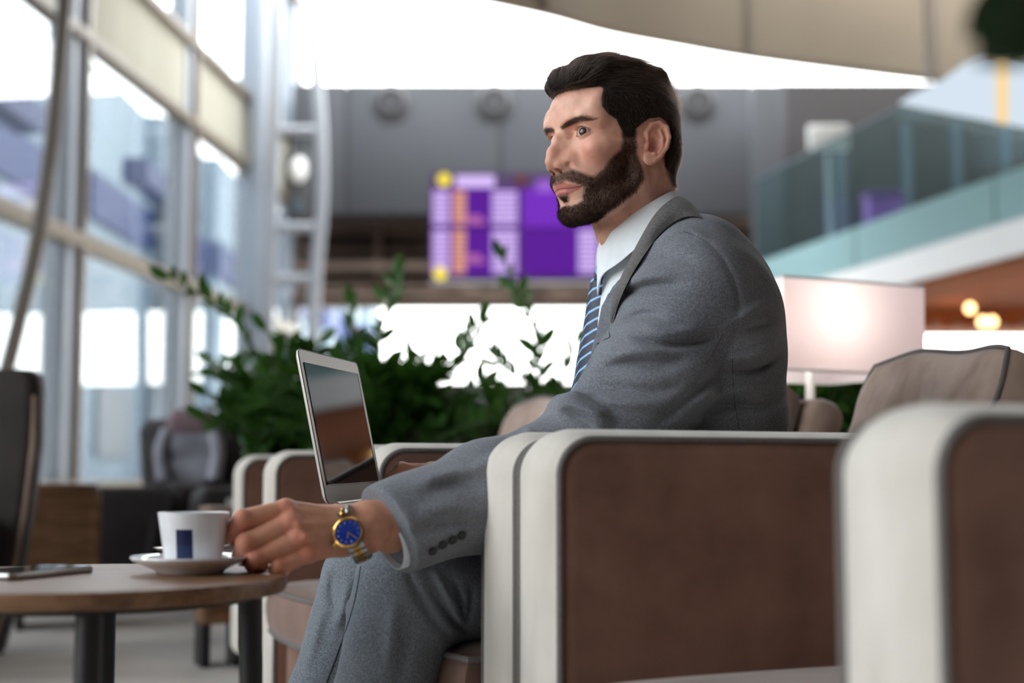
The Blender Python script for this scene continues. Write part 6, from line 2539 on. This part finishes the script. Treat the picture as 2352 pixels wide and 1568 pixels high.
def sweep_collar(name, a0, a1, fall, flare, mat, parent, n=36, th=0.0022, rise=0.0, r0=0.0):
    """fall(a): how far the leaf comes down; flare(a): how far it stands away at its lower edge."""
    outer, inner = [], []
    for i in range(n + 1):
        a = a0 + (a1 - a0) * i / n
        t = collar_top(a) + neck_dir(a) * (r0(a) if callable(r0) else r0) + np3((0, 0, rise(a) if callable(rise) else rise))
        d = neck_dir(a)
        rowo, rowi = [], []
        for j in range(8):
            s = j / 7
            roll = sin(min(1.0, s * 3.5) * pi / 2) * 0.004
            p = t + d * (roll + flare(a) * s ** 1.3) + np3((0, 0, -fall(a) * s + (0.003 * (1 - s * 4) if s < 0.25 else 0)))
            rowo.append(Vector(b2w((p + d * th)[None])[0]))
            rowi.append(Vector(b2w(p[None])[0]))
        outer.append(rowo)
        inner.append(rowi)
    mb = MB()
    loops = [ro + ri[::-1] for ro, ri in zip(outer, inner)]
    mb.loft(loops)
    return mb.build(name, mat, parent, angle=60)
def col_fall(a):
    a = abs(a)
    f = 0.038 + 0.022 * math.exp(-((a - 1.1) / 0.6) ** 2) + 0.036 * math.exp(-((a - 0.2) / 0.4) ** 2)
    t = min(1.0, max(0.0, (a - 1.7) / 0.7))
    return f * (1 - 0.5 * t)
def near_front(a):
    m = min(a, 2 * pi - a)
    return min(1.0, m / 1.4)
sweep_collar('collar_leaf', 0.24, 2 * pi - 0.24, lambda a: col_fall(a if a < pi else 2 * pi - a), lambda a: -0.004 + 0.026 * near_front(a), M_shirt, shirt, n=56)
# stand of the collar close to the neck
lp = []
for z_, r_ in ((0.0, 0.0585), (-0.02, 0.0590), (-0.045, 0.0615)):
    lp.append([Vector(b2w((collar_top(a) + neck_dir(a) * (r_ - 0.0605) + np3((0, 0, z_)))[None])[0]) for a in np.linspace(0, 2 * pi, 41)[:-1]])
MB().loft(lp, cap0=False, cap1=False).build('collar_band', M_shirt, shirt, angle=80)
# placket strip with buttons
def front_pt(z, y, off):
    """Point on the front of the shirt at height z, depth y, lifted by off."""
    loc, nrm, _i, _d = SBVH.ray_cast(Vector((-0.3, y, z)), Vector((1, 0, 0)))
    if loc is None:
        return None
    return loc - Vector((off, 0, 0))
SBVH = BVHTree.FromPolygons([tuple(v) for v in b2w(SVx)], [tuple(q) for q in SQ])
for z in (0.765, 0.70, 0.63, 0.56):
    p = front_pt(z, 1.985, 0.001)
    if p is not None:
        mb = MB().lathe([(0.0, 0.0), (0.0052, 0.0), (0.0052, 0.002), (0.0, 0.002)], 14)
        bt = mb.build('button', M_china, shirt)
        bt.location = p
        bt.rotation_euler = (0, -pi / 2, 0)

# ---- tie: knot and blade hanging in front of the shirt
M_tie, nt, b = new_mat('navy_striped_silk')
tc = node(nt, 'ShaderNodeTexCoord')
mp = node(nt, 'ShaderNodeMapping')
nt.links.new(tc.outputs['UV'], mp.inputs[0])
mp.inputs['Scale'].default_value = (1, 1, 1)
sp_ = node(nt, 'ShaderNodeSeparateXYZ')
nt.links.new(mp.outputs[0], sp_.inputs[0])
ad = node(nt, 'ShaderNodeMath', operation='ADD')
nt.links.new(sp_.outputs['X'], ad.inputs[0])
nt.links.new(sp_.outputs['Y'], ad.inputs[1])
ml = node(nt, 'ShaderNodeMath', operation='FRACT')
nt.links.new(ad.outputs[0], ml.inputs[0])
rp = node(nt, 'ShaderNodeValToRGB')
cr = rp.color_ramp
cr.interpolation = 'CONSTANT'
cr.elements[0].position = 0.0
cr.elements[0].color = col(24, 30, 58)
cr.elements[1].position = 0.60
cr.elements[1].color = col(92, 138, 190)
e = cr.elements.new(0.66)
e.color = col(158, 200, 236)
e = cr.elements.new(0.82)
e.color = col(92, 138, 190)
e = cr.elements.new(0.87)
e.color = col(24, 30, 58)
nt.links.new(ml.outputs[0], rp.inputs[0])
nt.links.new(rp.outputs[0], b.inputs['Base Color'])
b.inputs['Roughness'].default_value = 0.5
b.inputs['Sheen Weight'].default_value = 0.3


def uv_ribbon(name, rows, uvs, mat, parent):
    mb = MB().grid(rows)
    me = bpy.data.meshes.new(name)
    me.from_pydata(mb.v, [], mb.f)
    uv = me.uv_layers.new(name='UVMap')
    flat = [t for r in uvs for t in r]
    for l in me.loops:
        uv.data[l.index].uv = flat[l.vertex_index]
    for p in me.polygons:
        p.use_smooth = True
    return link(name, me, mat, parent)


# centre line in the body frame, found from where it shows against the background
def tie_pt(u, v, Y=1.985):
    """Point of the trunk's mid plane seen at pixel (u, v), in world coordinates."""
    return np3(P(u, v, Y))

blade_px = [(1368, 640), (1359, 690), (1351, 740), (1342, 790), (1334, 830), (1328, 870), (1316, 920), (1312, 980)]
bw = [0.0150, 0.0215, 0.0265, 0.031, 0.034, 0.036, 0.038, 0.040]
cen = [tie_pt(u, v) for u, v in blade_px]
cen = [np3(p) for p in spline([tuple(c) for c in cen], 4)]
bws = np.interp(np.linspace(0, 1, len(cen)), np.linspace(0, 1, len(bw)), bw)
rows, uvs, L_ = [], [], 0.0
for i, c in enumerate(cen):
    if i:
        L_ += np.linalg.norm(c - cen[i - 1])
    row, ur = [], []
    for j in range(17):
        a = 2 * pi * j / 16
        x = cos(a) * bws[i]
        y = sin(a)
        # lens-shaped section, softly rounded in front
        p = c + np3((0.0065 * (1 - (x / bws[i]) ** 2) * (-1 if y < 0 else 0.3) + 0.024 * (abs(x) / bws[i]) ** 2, x, 0))
        row.append(Vector(p))
        ur.append(((x * 0.85) / 0.0180, -L_ / 0.0180))
    rows.append(row)
    uvs.append(ur)
tie = uv_ribbon('necktie', rows, uvs, M_tie, man)
kn_px = [(1392, 572, 0.0165, 0.009), (1384, 598, 0.0190, 0.011), (1376, 626, 0.0175, 0.011), (1370, 644, 0.0135, 0.009)]
rows, uvs = [], []
for i, (u, v, hw, dp) in enumerate(kn_px):
    c = tie_pt(u, v)
    row, ur = [], []
    for j in range(17):
        a = 2 * pi * j / 16
        p = c + np3((-dp * sin(a) + 0.004, hw * cos(a), 0))
        row.append(Vector(p))
        ur.append((-(hw * cos(a)) * 1.0 / 0.0225 + 0.3, -i * 0.014 / 0.0225 * 0.8))
    rows.append(row)
    uvs.append(ur)
uv_ribbon('knot', rows, uvs, M_tie, tie)

# ---- jacket collar and lapels
def strip(name, edge_a, edge_b, mat, parent, lift_a, lift_b, mid_lift=0.004, n=8, th=0.003, cols=6):
    """Cloth strip between two pixel polylines lying on the jacket; fallback depths are given in the third entry."""
    A_, B_ = spline([(u, v, y) for u, v, y in edge_a], n), spline([(u, v, y) for u, v, y in edge_b], n)
    m = min(len(A_), len(B_))
    top, bot = [], []
    for i in range(m):
        pa, pb = P(A_[i].x, A_[i].y, A_[i].z), P(B_[i].x, B_[i].y, B_[i].z)
        ro, ri = [], []
        for j in range(cols + 1):
            s = j / cols
            p = pa.lerp(pb, s)
            # sit on the cloth beneath
            dr = (p - CAMP).normalized()
            loc, nr, _i, _d = jbvh.ray_cast(CAMP, dr)
            lf = lift_a + (lift_b - lift_a) * s + mid_lift * sin(pi * s)
            if loc is not None and (loc - p).length < 0.09:
                p = loc
            p = p - dr * lf
            ro.append(p - dr * th)
            ri.append(p)
        top.append(ro)
        bot.append(ri)
    loops = [a + b[::-1] for a, b in zip(top, bot)]
    return MB().loft(loops).build(name, mat, parent, angle=60)


# the near half is laid over the cloth, the far half mirrors it about the nape
ci = [(1568, 452, 1.985), (1562, 450, 1.945), (1546, 455, 1.915), (1520, 474, 1.897), (1498, 500, 1.889), (1478, 533, 1.887), (1458, 570, 1.885), (1440, 606, 1.883), (1424, 640, 1.877), (1411, 672, 1.876), (1403, 708, 1.874), (1400, 740, 1.878)]
co = [(1612, 500, 1.90), (1602, 498, 1.878), (1580, 497, 1.877), (1556, 505, 1.878), (1530, 523, 1.876), (1506, 548, 1.870), (1482, 582, 1.858), (1460, 616, 1.853), (1440, 652, 1.846), (1424, 688, 1.856), (1413, 722, 1.866), (1405, 748, 1.878)]
A_, B_ = spline(ci, 5), spline(co, 5)
rows_t, rows_b = [], []
for pa, pb in zip(A_, B_):
    ro, ri = [], []
    p0, p1 = P(*pa), P(*pb)
    for j in range(7):
        s_ = j / 6
        p = p0.lerp(p1, s_) + Vector((0, -0.006 * sin(pi * s_), 0.003 * sin(pi * s_)))
        dr = (p - CAMP).normalized()
        loc, nr, _i, dd = jbvh.ray_cast(CAMP, dr)
        if loc is not None and -0.03 < dd - (p - CAMP).length < 0.004:
            p = loc - dr * 0.0045
        ro.append(p - dr * 0.003)
        ri.append(p + dr * 0.001)
    rows_t.append(ro)
    rows_b.append(ri)
MB().loft([x + y[::-1] for x, y in zip(rows_t, rows_b)]).build('jacket_collar', M_lapel, jacket, angle=60)
strip('pocket_welt', [(1368, 779, 1.935), (1398, 762, 1.90)], [(1369, 790, 1.935), (1400, 773, 1.90)], M_suit, jacket, 0.0015, 0.0015, 0.001, 4, 0.002, 3)

# ---- cuff of the shirt, buttons of the sleeve, breast pocket welt
axw = Vector(b2w((CUTP)[None])[0])
fa = Vector(hp(905, 1190, 1.675)) - Vector(hp(800, 1224, 1.640))
fa.normalize()
c0 = Vector(hp(893, 1222, 1.672))
up_ = (Vector(b2w(ca[None])[0]) - Vector(b2w(cb_[None])[0]))
up_ = (up_ - fa * up_.dot(fa)).normalized()
sd_ = fa.cross(up_)
loops = []
for s, r_ in ((-0.003, 0.0335), (-0.0025, 0.035), (0.03, 0.037), (0.06, 0.037)):
    loops.append([c0 + fa * s + up_ * (r_ * cos(a) - 0.011) + sd_ * (r_ * 0.80 * sin(a)) for a in np.linspace(0, 2 * pi, 33)[:-1]])
for s, r_ in ((0.06, 0.035), (-0.0025, 0.0325)):
    loops.append([c0 + fa * s + up_ * (r_ * cos(a) - 0.011) + sd_ * (r_ * 0.80 * sin(a)) for a in np.linspace(0, 2 * pi, 33)[:-1]])
MB().loft(loops, cap0=False, cap1=False).build('cuff', M_shirt, shirt, angle=70)
for u, v in ((993, 1264), (1016, 1250), (1039, 1238), (1060, 1228)):
    p, nr = hit(u, v, 0.0005)
    mb = MB().lathe([(0.0, 0.0), (0.0056, 0.0), (0.0060, 0.0014), (0.0048, 0.0026), (0.0, 0.0020)], 18)
    o = mb.build('sleeve_button', M_button, jacket)
    z = nr
    x = z.cross(Vector((0, 0, 1))).normalized()
    y = z.cross(x)
    o.matrix_local = Matrix(((x.x, y.x, z.x, p.x), (x.y, y.y, z.y, p.y), (x.z, y.z, z.z, p.z), (0, 0, 0, 1)))

# ---- wrist watch
M_gold = mat_plain('polished_gold', col(226, 176, 96), 0.2, 1.0)
M_steelw = mat_plain('polished_steel', col(206, 204, 200), 0.22, 1.0)
M_dial = mat_plain('blue_dial', col(30, 66, 170), 0.22, 0.8)
M_crystal = mat_glass('watch_crystal', (0.97, 0.98, 1.0, 1), gloss=0.10)
dc = Vector(hp(800, 1222, 1.600))
dn = Vector((-0.12, -0.93, 0.34)).normalized()
band_up = (Vector(hp(785, 1160, 1.64)) - Vector(hp(832, 1276, 1.63)))
dy = (band_up - dn * band_up.dot(dn)).normalized()
dx = dy.cross(dn).normalized()
watch = empty('wristwatch', dc, label='gold and steel wristwatch with a blue dial on the wrist of the man', cat='watch')
def wpart(name, mb, mat, par=watch, **kw):
    o = mb.build(name, mat, par, **kw)
    if par is watch:
        o.matrix_local = Matrix(((dx.x, dy.x, dn.x, 0), (dx.y, dy.y, dn.y, 0), (dx.z, dy.z, dn.z, 0), (0, 0, 0, 1)))
    return o
case = wpart('case', MB().lathe([(0.0, -0.008), (0.0165, -0.008), (0.0185, -0.005), (0.0185, -0.0005), (0.0178, 0.0), (0.0, 0.0)], 48), M_steelw)
wpart('bezel', MB().lathe([(0.0152, -0.001), (0.0184, -0.001), (0.0182, 0.0012), (0.0160, 0.0022), (0.0150, 0.0010)], 60, close=True), M_gold, case)
dl = wpart('dial', MB().lathe([(0.0, -0.0002), (0.0152, -0.0002), (0.0152, 0.0003), (0.0, 0.0003)], 48), M_dial, case)
for k in range(12):
    a = 2 * pi * k / 12
    MB().bar((0.0108 * sin(a), 0.0108 * cos(a), 0.0006), (0.0134 * sin(a), 0.0134 * cos(a), 0.0006), 0.0010 if k % 3 else 0.0016, 0.0005).build('hour_mark', M_steelw, case)
for a, L_, w_ in ((radians(205), 0.0075, 0.0012), (radians(150), 0.011, 0.0009)):
    MB().bar((0, 0, 0.0009), (L_ * sin(a), L_ * cos(a), 0.0009), w_, 0.0004).build('hand', M_gold, case)
MB().lathe([(0.0, 0.0016), (0.0152, 0.0016), (0.0150, 0.0020), (0.0, 0.0022)], 40).build('crystal', M_crystal, case)
MB().tube([(-0.0180, -0.006, -0.003), (-0.0215, -0.0072, -0.003)], [0.0026, 0.0026], 12).build('crown', M_gold, case)
# bracelet links round the wrist: an ellipse in the (dy, dn) plane
wc = Vector((0.001, 0.010, -0.038))
ra, rb = 0.0325, 0.034
N_ = 26
for k in range(N_):
    a = 2 * pi * (k + 0.5) / N_
    if cos(a) > 0.87:
        continue
    y, z = ra * sin(a), rb * cos(a)
    t = Vector((0, ra * cos(a), -rb * sin(a))).normalized()
    n = Vector((0, t.z, -t.y))
    if n.dot(Vector((0, y, z))) < 0:
        n = -n
    L_ = 2 * pi * 0.029 / N_ * 0.92
    lk = empty('x', (0, 0, 0))
    bpy.data.objects.remove(lk)
    c = Vector((0, y, z)) + wc
    def seg_(x0, x1, h):
        mb = MB()
        vs = []
        for s in (-0.5, 0.5):
            for xx, hh in ((x0, -h), (x1, -h), (x1, h * 0.6), ((x0 + x1) / 2, h), (x0, h * 0.6)):
                vs.append(c + t * (L_ * s) + n * hh + Vector((xx, 0, 0)))
        return mb.add(vs, [(0, 1, 2, 3, 4), (9, 8, 7, 6, 5), (0, 5, 6, 1), (1, 6, 7, 2), (2, 7, 8, 3), (3, 8, 9, 4), (4, 9, 5, 0)])
    lo = wpart('bracelet_link', seg_(-0.0098, -0.0036, 0.0015), M_steelw)
    wpart('bracelet_link', seg_(0.0036, 0.0098, 0.0015), M_steelw)
    wpart('bracelet_link', seg_(-0.0033, 0.0033, 0.0018), M_gold)
